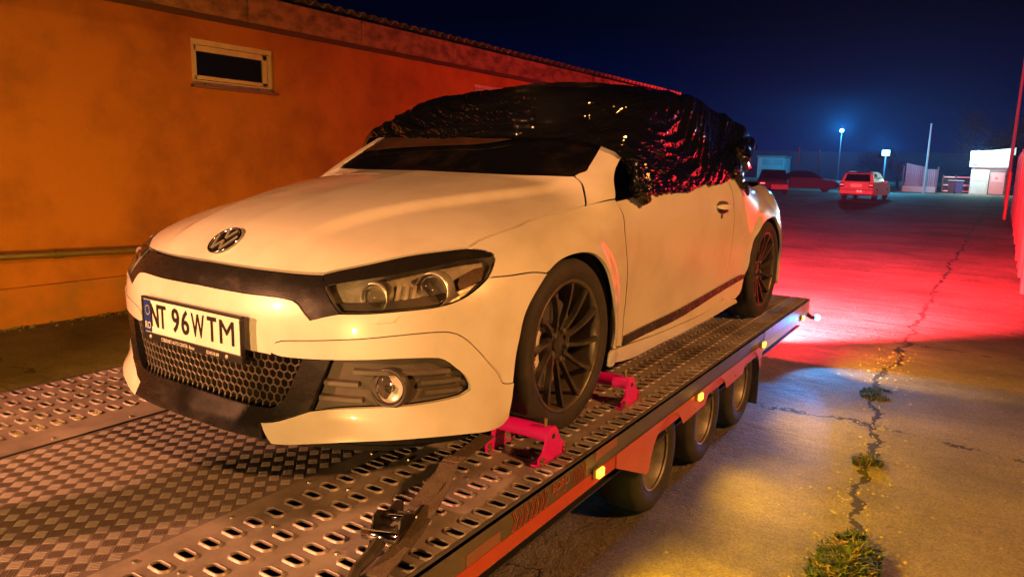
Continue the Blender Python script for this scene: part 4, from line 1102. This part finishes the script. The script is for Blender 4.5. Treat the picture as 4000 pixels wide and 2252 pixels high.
def build_film():
    film = empty('stretch_film', (1.5, 0, 1.3), 0, 'black crumpled stretch film wrapped over the coupe roof and windows', 'film')
    FM = film_mat()
    b = [(-180, 20), (-165, 21.5), (-150, 24), (-140, 26), (-132, 28.3), (-104, 33.6), (-75, 31.6), (-60, 30), (-56, 40), (-50, 42.5), (-41, 45.6), (-27, 48.6), (0, 51.5), (14, 50.5), (27, 48.2), (41, 45.2), (48.9, 40.4), (50.5, 37.6), (52.2, 35), (57, 34.2), (60.5, 33.4), (62.5, 29.2), (75, 31.7), (104, 33.5), (132, 28.4), (140, 26), (150, 24), (165, 21.5), (180, 20)]
    NA, NT = 560, 170
    az = np.linspace(-180, 180, NA, endpoint=False); eb = np.interp(az, [p[0] for p in b], [p[1] for p in b])
    rag = np.array([noise.noise((a * .35, 3.1, 0)) * .8 + noise.noise((a * 1.3, 7.7, 0)) * .35 for a in az]); eb = eb + rag
    T = np.linspace(0, 1, NT) ** 1.05
    A = np.repeat(az[None], NT, 0); E = eb[None] + (89.7 - eb[None]) * T[:, None]
    P = fromsph(-A.ravel(), E.ravel(), union); N = grad(union, P, .01)
    D = np.zeros(len(P)); af = A.ravel(); tf = np.repeat(T, NA)
    ef = E.ravel()
    for i in range(len(P)):
        x, y, z = P[i]; a_, e_ = af[i], ef[i]
        # long tension folds running round the roof, drawn together at the pillars
        w = 2.5 * noise.noise((a_ * .02, 1.3, e_ * .02))
        n1 = noise.noise((a_ * .016, e_ * .16 + w, 2.)); n2 = noise.noise((a_ * .035 + 5, e_ * .45 + 2 * w, 0)); n3 = noise.noise((a_ * .12, e_ * 1.1 + 2 * w, 3))
        D[i] = .006 + .014 * (1 - abs(n1) * 2) + .011 * (1 - 2.2 * abs(n2)) + .005 * (1 - 2 * abs(n3)) + (.02 if y > .3 else 0) * min(1, (y - .3) * 4)
    edge = np.clip(tf / .06, 0, 1); D = .004 + D * (.35 + .65 * edge)
    def bumpat(x, y, z, r, h):
        return h * np.exp(-((P[:, 0] - x) ** 2 + (P[:, 1] - y) ** 2 + (P[:, 2] - z) ** 2) / (r * r))
    D += bumpat(1.62, .10, 1.36, .06, .035) + bumpat(2.55, .0, 1.29, .07, .05) + bumpat(2.95, -.15, 1.15, .16, .05) + bumpat(2.7, -.45, 1.10, .12, .04)
    P = P + N * D[:, None]
    F = []
    for i in range(NT - 1):
        for k in range(NA):
            k2 = (k + 1) % NA; F.append((i * NA + k, (i + 1) * NA + k, (i + 1) * NA + k2, i * NA + k2))
    F.append(tuple((NT - 1) * NA + k for k in range(NA))[::-1])
    P = P - np.array([1.5, 0, 1.3])
    fs = obj('film_sheet', P, F, FM, film, True)
    uv = fs.data.uv_layers.new(name='UVMap'); li_ = np.empty(len(fs.data.loops), int); fs.data.loops.foreach_get('vertex_index', li_)
    uvs = np.stack([af[li_] / 9.0, ef[li_] / 1.9 + np.sin(af[li_] * .06) * 2.0], 1); uv.data.foreach_set('uv', uvs.ravel())
    # thin brown flap of film lying on the glass
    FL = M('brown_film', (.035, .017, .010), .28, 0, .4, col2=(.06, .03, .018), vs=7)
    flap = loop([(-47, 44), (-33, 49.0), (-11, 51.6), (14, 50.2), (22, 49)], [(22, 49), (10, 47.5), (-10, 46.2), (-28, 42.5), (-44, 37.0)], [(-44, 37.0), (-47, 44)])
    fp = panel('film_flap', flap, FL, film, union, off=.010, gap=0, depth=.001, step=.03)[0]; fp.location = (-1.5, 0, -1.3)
    def rope(name, pts, rads, seed, fr=10):
        pts = [Vector(p) for p in pts]; ps = []
        for i in range(len(pts) - 1):
            for k in range(fr): ps.append((pts[i].lerp(pts[i + 1], k / fr), rads[i] + (rads[i + 1] - rads[i]) * k / fr))
        ps.append((pts[-1], rads[-1])); n = 22; V = []; FF = []
        for i, (p, r) in enumerate(ps):
            t = (ps[min(i + 1, len(ps) - 1)][0] - ps[max(i - 1, 0)][0]).normalized(); a = t.cross(Vector((0, 1, 0))).normalized(); c = a.cross(t)
            for k in range(n):
                an = 2 * math.pi * k / n + i * .06
                q = p + (a * math.cos(an) * r + c * math.sin(an) * r * .6)
                d = noise.noise((math.cos(an) * 2.2 + seed, math.sin(an) * 2.2, i * .10)) * .75 + noise.noise((math.cos(an) * 6 + seed, math.sin(an) * 6, i * .5)) * .4
                V.append(q + (q - p) * d - Vector((1.5, 0, 1.3)))
        m = len(ps)
        for i in range(m - 1):
            for k in range(n): FF.append((i * n + k, i * n + (k + 1) % n, (i + 1) * n + (k + 1) % n, (i + 1) * n + k))
        FF.append(tuple(range(n))[::-1]); FF.append(tuple((m - 1) * n + k for k in range(n)))
        o = obj(name, V, FF, FM, film, True)
        uv = o.data.uv_layers.new(name='UVMap'); li_ = np.empty(len(o.data.loops), int); o.data.loops.foreach_get('vertex_index', li_)
        uv.data.foreach_set('uv', np.stack([(li_ // n) * .12, (li_ % n) * .9], 1).ravel())
        return o
    rope('twisted_end', [(.62, -.66, 1.06), (.615, -.775, .99), (.62, -.825, .938), (.572, -.855, .889), (.580, -.88, .85), (.592, -.895, .812)], [.03, .032, .036, .052, .05, .02], 1)
    rope('twisted_end', [(1.86, -.835, .955), (1.93, -.862, .90), (1.98, -.885, .86), (2.02, -.895, .815)], [.035, .03, .028, .012], 9)
    rope('twisted_end', [(2.35, -.72, 1.0), (2.65, -.66, 1.10), (2.90, -.60, 1.18)], [.11, .06, .014], 15)
    return film
build_film()
# ================================================================== far end of the yard
def simple_car(name, prof_low, prof_top, width, paint, label, loc, rz, wheels, windows, group=None):
    """prof_low: closed lower body side outline (x,z); prof_top: glasshouse outline; both bevelled across the width"""
    c = empty(name, loc, rz, label, 'car', group)
    def lof(poly, w0, w1, zt):
        m = MB(); n = len(poly); rows = []
        zs = [p[1] for p in poly]; z0, z1 = min(zs), max(zs)
        for s, k in ((-1, 1), (-1, .985), (1, .985), (1, 1)):
            pass
        V = []
        for s, ins in ((-1, .06), (-1, 0), (1, 0), (1, .06)):
            for x, z in poly:
                t = (z - z0) / (z1 - z0); w = w0 + (w1 - w0) * t
                cx = sum(p[0] for p in poly) / n; cz = (z0 + z1) / 2; sc = 1 - (.035 if ins else 0)
                V.append((cx + (x - cx) * sc, s * (w if ins else w - .05), cz + (z - cz) * sc))
        order = [0, 1, 2, 3]
        V2 = []
        # outer side faces sit at rows 0 and 3
        for r in (0, 1, 2, 3): V2 += V[r * n:(r + 1) * n]
        F = [tuple(range(n)), tuple(3 * n + i for i in range(n))[::-1]]
        for r in range(3):
            for i in range(n): F.append((r * n + i, (r + 1) * n + i, (r + 1) * n + (i + 1) % n, r * n + (i + 1) % n))
        m.add(V2, F); return m
    b = lof(prof_low, width / 2, width / 2 - .03, 0).build('body', paint, c)
    g = lof(prof_top, width / 2 - .06, width / 2 - .22, 0).build('glasshouse', paint, c)
    for o in (b, g):
        bm = bmesh.new(); bm.from_mesh(o.data); bmesh.ops.triangulate(bm, faces=[f for f in bm.faces if len(f.verts) > 4]); bm.to_mesh(o.data); bm.free(); autosmooth(o, 40)
    src = None
    for x in wheels:
        for s in (-1, 1):
            if src is None:
                w = MB().lathe([(.0001, -.10), (.17, -.10), (.19, -.085), (.215, -.10), (.29, -.095), (.31, -.06), (.31, .09), (.0001, .09)], 24).build('wheel', RUBBER, c, True, loc=(x, s * (width / 2 - .11), .31)); src = w; autosmooth(w, 40)
            else: inst(src, 'wheel', c, (x, s * (width / 2 - .11), .31), (0, 0, 0 if s < 0 else math.pi))
    GL = M('far_glass', (.004, .005, .007), .08, 0, .6)
    for wname, quad in windows: obj(wname, quad, [tuple(range(len(quad)))], GL, c)
    return c

WAG_P = M('wagon_white', (.70, .66, .62), .4)
low = [(0, .32), (-.02, .55), (.02, .62), (.05, .90), (.3, .93), (2.9, .92), (3.9, .80), (4.15, .68), (4.2, .45), (4.15, .28), (3.7, .22), (.4, .22)]
top = [(.10, .91), (.32, 1.36), (.6, 1.42), (1.9, 1.43), (2.25, 1.36), (2.95, .91)]
wag = simple_car('estate_car', low, top, 1.70, WAG_P, 'white estate car with lit red tail lamps parked at the far end', (39.2, 4.27, GZ), R_(-4), (.85, 3.35),
    [('rear_window', [(.115, .62, .955), (.115, -.62, .955), (.285, -.55, 1.33), (.285, .55, 1.33)]),
     ('side_window', [(.5, -.772, .99), (2.6, -.772, .99), (2.2, -.655, 1.33), (.62, -.655, 1.35)])])
RL_ = M('red_lamp_reflector_glow', (.6, .02, .02), .3, emit=(1, .10, .10), es=3.5)  # lit tail strips, and a glow on reflectors for the light they return
for y in (-.70, .70):
    t_ = MB().box(.0, .04, y - .11, y + .11, .66, .86, .01).build('tail_lamp', M('dark_red_lens', (.12, .01, .01), .2), wag)
    MB().box(-.012, .0, y - .085, y + .085, .75, .79, .004).build('lit_strip', RL_, t_)
pl_ = MB().box(-.012, .002, -.26, .26, .69, .81, .003).build('number_plate', M('far_plate_red_glow', (.8, .5, .45), .4, emit=(1, .12, .08), es=.9), wag)  # plate glows by itself, standing in for red light falling on it
text('plate_lettering', 'B 97 CVL', .10, (-.014, 0, .75), (0, -1, 0), (0, 0, 1), M('far_plate_ink', (.08, .01, .01), .5), pl_, .9)
MB().box(-.035, .03, -.80, .80, .52, .545, .004).build('bumper_trim', BLACKP, wag)
for y in (-.10, -.24):
    MB().lathe([(.0001, -.03), (.045, -.03), (.05, .01)], 12, 'x', (-.02, y, .46)).build('fog_reflector', RL_, wag)  # glow here imitates returned red light
for y in (-.52, .52): MB().box(.5, 2.0, y - .02, y + .02, 1.43, 1.47).build('roof_rail', STEEL, wag)
MB().box(2.35, 2.5, -.98, -.80, .90, 1.0, .02).build('wing_mirror', WAG_P, wag)

DK = M('dark_car_paint', (.006, .008, .016), .5, 0, .3)
slow = [(-2.2, .35), (-2.25, .6), (-2.15, .88), (-1.2, .95), (.9, .92), (1.9, .80), (2.2, .62), (2.2, .35), (1.9, .22), (-1.9, .22)]
stop_ = [(-1.65, .92), (-.95, 1.33), (-.5, 1.43), (.2, 1.42), (.55, 1.34), (1.25, .90)]
sed = simple_car('saloon_car', slow, stop_, 1.78, DK, 'dark saloon car in shadow with its headlamp given a faint blue glow', (52, 9.6, GZ), R_(-78), (-1.35, 1.35),
    [('side_window', [(-1.2, -.835, .99), (.95, -.835, .98), (.3, -.70, 1.34), (-.8, -.70, 1.34)]), ('windscreen', [(1.18, -.6, .95), (1.18, .6, .95), (.62, .52, 1.33), (.62, -.52, 1.33)])])
for y in (-.62, .62): MB().box(2.06, 2.2, y - .16, y + .16, .62, .74, .02).build('headlamp', M('far_headlamp_blue_glow', (.5, .6, .75), .1, emit=(.05, .25, .8), es=.35), sed)  # weak blue emission stands in for floodlight caught by the unlit headlamp
hat = simple_car('hatchback_car', [(-1.9, .32), (-1.95, .62), (-1.85, .9), (.7, .92), (1.6, .78), (1.9, .6), (1.9, .3), (1.6, .22), (-1.6, .22)], [(-1.8, .9), (-1.5, 1.38), (-1.0, 1.45), (.1, 1.44), (.95, .9)], 1.72, DK,
    'dark hatchback with a red rear reflector standing behind the coupe tail', (44, 9.75, GZ), R_(16), (-1.2, 1.25),
    [('rear_window', [(-1.80, .6, .97), (-1.80, -.6, .97), (-1.56, -.5, 1.34), (-1.56, .5, 1.34)])])
MB().box(-1.97, -1.93, .45, .72, .62, .68, .005).build('reflector', RL_, hat)  # reflector emits to imitate red light thrown back
MB().box(-1.99, -1.92, -.86, .10, .30, .60, .03).build('rear_bumper', M('bumper_red_lit_tint', (.30, .22, .20), .5), hat)  # pale reddish colour stands in for red light on the dark car's rear

# corrugated fence on the right of the drive
FEN = M('red_lit_fence_tint', (.42, .15, .11), .55, .2, col2=(.32, .10, .08), vs=3)  # tail lamp red put into the base colour of sheets and post
fe = empty('sheet_fence', (20, -2.55, GZ), 0, 'tall ribbed metal sheet fence lit red along the right edge', 'fence')
rib = None
for k in range(16):
    x = -12 + k * 1.5
    if rib is None:
        v = [(0, 0, 0), (.45, 0, 0), (.62, .13, 0), (1.05, .13, 0), (1.2, 0, 0), (1.5, 0, 0)]; v = v + [(a, b, 2.12) for a, b, c in v]
        rib = obj('fence_sheet', v, [(i, i + 1, 7 + i, 6 + i) for i in range(5)], FEN, fe, loc=(x, 0, .05))
    else: inst(rib, 'fence_sheet', fe, (x, .012 * (k % 2), .05 + .03 * math.sin(k * 1.7)))
for x in np.arange(-11.5, 11, 2.5): MB().box(x, x + .06, -.12, -.01, 0, 2.25).build('fence_post', M('fence_post', (.2, .08, .06), .6), fe)
pp = MB().tube([(27.2, -2.22, GZ), (27.2, -2.22, 1.05)], .05, 8).build('marker_post', FEN)
tag(pp, 'short red lit post standing before the ribbed fence', 'post')
fe2 = empty('board_fence', (45, -2.75, GZ), 0, 'dark board fence running on from the ribbed fence to the white kiosk', 'fence')
bd = None
for k in range(46):
    x = -12.5 + k * .60
    if bd is None: bd = MB().box(0, .54, 0, .04, .05, 1.9).build('board', M('dark_board', (.10, .05, .045), .8), fe2, loc=(x, 0, 0))
    else: inst(bd, 'board', fe2, (x, 0, .04 * math.sin(k * 2.1)))

# kiosk with sign
ks = empty('kiosk', (62, -1.0, GZ), 0, 'small white kiosk with a lit motor dealer sign board above its door', 'kiosk')
KW = M('kiosk_white', (.72, .76, .74), .6, col2=(.6, .66, .64), vs=3)
MB().box(0, 3, -1.15, 1.08, 0, 1.98).build('wall', KW, ks)
for z in (.02, .98): MB().box(-.03, -.002, .02, 1.06, z, z + .90, .005).build('wall_panel', KW, ks)
MB().box(-.05, -.002, -1.12, -.06, .0, 1.75).build('door_frame', M('kiosk_dark', (.05, .06, .06), .5), ks)
dr_ = MB().box(-.055, -.051, -1.05, -.13, .05, 1.66).build('door', M('kiosk_door', (.30, .32, .31), .3), ks)
MB().box(-.060, -.056, -.95, -.25, .95, 1.55).build('pane', M('kiosk_pane', (.22, .26, .26), .15), dr_)
MB().box(-.062, -.0605, -.62, -.45, 1.12, 1.28).build('notice', M('notice_orange', (.7, .2, .1), .5), dr_)
sg_ = MB().box(-.22, -.02, -1.18, 1.22, 1.98, 2.88, .01).build('sign_board', M('sign_white', (.78, .82, .80), .5), ks)
text('sign_lettering', 'DDF', .34, (-.225, .62, 2.42), (0, -1, 0), (.0, 0, 1), M('sign_grey', (.25, .28, .30), .5), sg_, 1.25, .004)
text('sign_lettering', 'Motors', .34, (-.225, -.42, 2.36), (0, -1, 0), (0, 0, 1), M('sign_grey', (.25, .28, .30), .5), sg_, 1.1, .004)
for y0, y1, z0, z1 in ((.48, .78, 2.66, 2.82), (.70, 1.02, 2.05, 2.22), (.38, .46, 2.66, 2.82), (.55, .64, 2.05, 2.22)):
    MB().prism([(y0 + .05, z0), (y1 + .05, z0), (y1, z1), (y0, z1)], 'x', -.226, -.221).build('sign_block', M('sign_blue', (.03, .20, .42), .5), sg_)
MB().prism([(1.25, 2.88), (-1.5, 2.88), (-1.5, 3.40), (-.1, 3.20), (1.25, 3.12)], 'x', -.1, 3.2).build('roof', KW, ks)
kl = empty('flood_lamp', (61.35, -.32, 2.50), 0, 'bright floodlight on the kiosk roof edge', 'floodlight', 'floodlights at the far end of the yard')
WH = M('flood_white_lit', (1, 1, 1), .3, emit=(.75, 1, .92), es=55)
MB().box(-.05, .05, -.13, .13, -.09, .09, .02).build('lens', WH, kl)
MB().box(.052, .14, -.15, .15, -.11, .11, .01).build('housing', BLACKP, kl)
MB().box(.14, .5, -.02, .02, -.03, .03).build('bracket', BLACKP, kl)
lamp('kiosk_beam', 'SPOT', (60.7, -.35, 2.45), 6000, (.62, .92, 1), .25, (2.5, -.4, 1.1), 5, .6)
lamp('kiosk_flood', 'POINT', (60.9, -.35, 2.35), 650, (.62, 1, .90), .15)

# gate, bins and blue sheet fence left of the kiosk
gt = empty('slatted_gate', (63, 1.0, GZ), 0, 'low slatted metal gate between the blue sheet fence and the kiosk', 'gate')
GM = M('gate_metal', (.55, .60, .58), .4, .3)
for y0, y1 in ((.10, .82), (-.86, -.02)):
    for z in (.1, .55, 1.15): MB().box(0, .04, y0, y1, z, z + .09).build('rail', GM, gt)
    for z in (.25, .38, .72, .85, .98): MB().box(.01, .03, y0, y1, z, z + .035).build('slat', M('gate_slat', (.14, .16, .16), .5), gt)
for y in (-.90, .04, .88): MB().box(-.03, .05, y - .04, y + .04, 0, 1.35).build('post', M('gate_post', (.10, .11, .11), .5), gt)
for y, cc, lb in ((1.18, (.04, .05, .05), 'dark wheeled bin with white lid stripe in front of the gate'), (.70, (.03, .09, .25), 'blue wheeled bin beside the dark one at the gate')):
    bn = empty('wheeled_bin', (61.6, y, GZ), 0, lb, 'bin')
    MB().prism([(-.20, .05), (.20, .05), (.25, .92), (-.25, .92)], 'x', -.25, .25).build('body', M('bin_%d' % int(y * 100), cc, .5), bn)
    MB().box(-.28, .28, -.27, .27, .925, .98, .02).build('lid', M('bin_lid', (.6, .65, .65), .4), bn)
    for s in (-1, 1): MB().lathe([(.0001, -.03), (.09, -.03), (.09, .03), (.0001, .03)], 12, 'y', (.2, s * .2, .09)).build('wheel', RUBBER, bn)
bf_ = empty('blue_sheet_fence', (62, 3.2, GZ), 0, 'blue lit corrugated sheet fence with white base beside the gate', 'fence')
BM = M('pale_sheet', (.30, .36, .46), .5, .2, col2=(.22, .27, .36), vs=2)
sb = None
for k in range(17):
    y = -.95 + k * .125; zt = 1.75 + .42 * (k / 16) ** 1.0 if k > 5 else 1.75
    if sb is None: sb = MB().prism([(0, 0), (.04, .0), (.06, .1), (.04, .11), (0, .1)], 'z', 0, 1).build('sheet_rib', BM, bf_, loc=(0, y, .42)); sb.scale = (1, 1, zt - .42)
    else: inst(sb, 'sheet_rib', bf_, (0, y, .42), (0, 0, 0), (1, 1, zt - .42))
MB().box(-.06, .15, -.95, 1.30, 0, .42, .01).build('base_wall', M('white_base', (.55, .60, .62), .7, bump=.5, bs=12), bf_)
for y in (-1.0, .02, 1.32): MB().box(-.05, .05, y - .04, y + .04, 0, 1.95).build('post', M('gate_post', (.10, .11, .11), .5), bf_)

# poles and yard floodlights
POLE = M('pole_grey', (.42, .40, .40), .6)
def pole(x, y, h, r, label, lean=0.):
    o = empty('tall_pole', (x, y, GZ), 0, label, 'pole', 'bare poles around the yard')
    MB().tube([(0, 0, 0), (0, lean, h)], [r, r * .7], 8).build('shaft', POLE, o); MB().lathe([(r * .9, h), (r * .9, h + .06), (.0001, h + .08)], 8, 'z', (0, lean, 0)).build('cap', POLE, o)
    return o
pole(42, -2.23, 8.2, .085, 'tall pale pole rising behind the ribbed fence at right', 0)
pole(58, 2.70, 4.85, .075, 'slim pole rising beside the blue sheet fence')
pole(90, 18.70, 4.1, .10, 'short pole standing above the dark saloon car')
pole(90, 16.40, 3.75, .06, 'thin faint pole between saloon car and floodlight mast')
def mast(x, y, h, label, p, es):
    o = empty('floodlight_mast', (x, y, GZ), 0, label, 'floodlight', 'floodlights at the far end of the yard')
    MB().tube([(0, 0, 0), (0, 0, h)], [.07, .05], 8).build('shaft', M('dark_pole', (.10, .11, .13), .7), o)
    MB().box(-.25, .0, -.22, .22, h + .05, h + .40, .05).build('lens', M('flood_cyan_lit_%d' % int(es), (.6, .9, 1), .3, emit=(.10, .72, 1.0), es=es), o)
    MB().box(.0, .35, -.26, .26, h, h + .45, .03).build('housing', BLACKP, o)
    lamp('mast_light', 'POINT', (x - .8, y, GZ + h + .7), p, (.05, .55, 1), .3)
mast(110, 17.74, 6.75, 'tall floodlight mast glowing cyan over the yard', 9000, 60)
mast(56, 5.14, 2.56, 'lower cyan floodlight glowing behind the estate car', 1500, 60)

# far shed, hoarding and tree
fs = empty('far_shed', (120, 29.7, GZ), 0, 'pale low shed far beyond the dark cars', 'shed')
MB().box(0, 4, -2.1, 2.1, 0, 3.3).build('wall', M('shed_wall', (.42, .50, .52), .7), fs)
for y in (-1.9, -.2): MB().box(-.03, -.002, y, y + 1.5, 2.1, 3.0).build('window', M('shed_window', (.25, .35, .4), .3), fs)
MB().prism([(-2.3, 3.3), (2.3, 3.3), (2.2, 3.55), (-2.2, 3.55)], 'x', -.2, 4.2).build('roof', M('shed_roof', (.2, .22, .24), .7), fs)
lamp('shed_light', 'POINT', (114, 31, 2.5), 110, (.25, .75, 1), .3)
bw = MB().box(130, 131, -32, 60, GZ, 4.0).build('far_wall', M('far_wall', (.05, .06, .09), .9)); tag(bw, 'long dark wall closing the yard in the far background', 'wall')

def tree(x, y, h, r, label, seed, dense):
    rnd = random.Random(seed); t = empty('tree', (x, y, GZ), 0, label, 'tree', 'trees beyond the yard')
    tm = MB(); tm.tube([(0, 0, 0), (.1, .05, h * .35), (.0, .1, h * .7), (.1, 0, h * .9)], [.16, .12, .07, .03], 7)
    tips = []
    for k in range(16):
        a = rnd.uniform(0, 6.28); z0 = h * rnd.uniform(.25, .7); L = r * rnd.uniform(.5, 1.05); p = (L * math.cos(a), L * math.sin(a), z0 + h * rnd.uniform(.1, .35))
        tm.tube([(.05, .05, z0), (p[0] * .5, p[1] * .5, z0 + (p[2] - z0) * .6), p], [.05, .035, .015], 5); tips.append(p)
    tm.build('trunk', M('bark', (.10, .085, .07), .9), t)
    c = MB()
    for k in range(dense):
        p = rnd.choice(tips); q = [p[i] + rnd.gauss(0, r * .26) for i in range(3)]; s = rnd.uniform(.05, .13); d = Vector((rnd.gauss(0, 1), rnd.gauss(0, 1), rnd.gauss(0, .6))).normalized(); e_ = d.orthogonal().normalized()
        a = Vector(q); c.add([a - d * s, a + e_ * s * .45, a + d * s, a - e_ * s * .45], [(0, 1, 2, 3)])
    c.build('crown', M('far_leaves', (.035, .05, .03), .8), t)['kind'] = 'stuff'
tree(80, 9.2, 3.0, 1.5, 'scrubby tree lit by the lower cyan floodlight', 2, 2600)
tree(78, 6.6, 2.8, 1.1, 'thin bare branched tree right of the lower floodlight', 8, 500)
tree(70, -1.4, 5.6, 2.4, 'dark leafy tree standing behind the kiosk roof', 5, 7000)
tree(46, -3.0, 2.7, .7, 'small shrub leaning over the fence near the tall pole', 12, 700)

# night air over the yard: one closed box of thin even haze
hz = MB().box(-16, 138, -37, 67, GZ - 1.0, 10.5).build('haze', None)
hm = bpy.data.materials.new('night_haze'); hm.use_nodes = True
ht = hm.node_tree; ht.nodes.clear()
ho_ = ht.nodes.new('ShaderNodeOutputMaterial'); hv = ht.nodes.new('ShaderNodeVolumePrincipled')
hv.inputs['Color'].default_value = (.22, .48, 1, 1); hv.inputs['Density'].default_value = .0015; hv.inputs['Anisotropy'].default_value = .55
ht.links.new(hv.outputs[0], ho_.inputs['Volume']); hz.data.materials.append(hm)
tag(hz, kind='stuff')
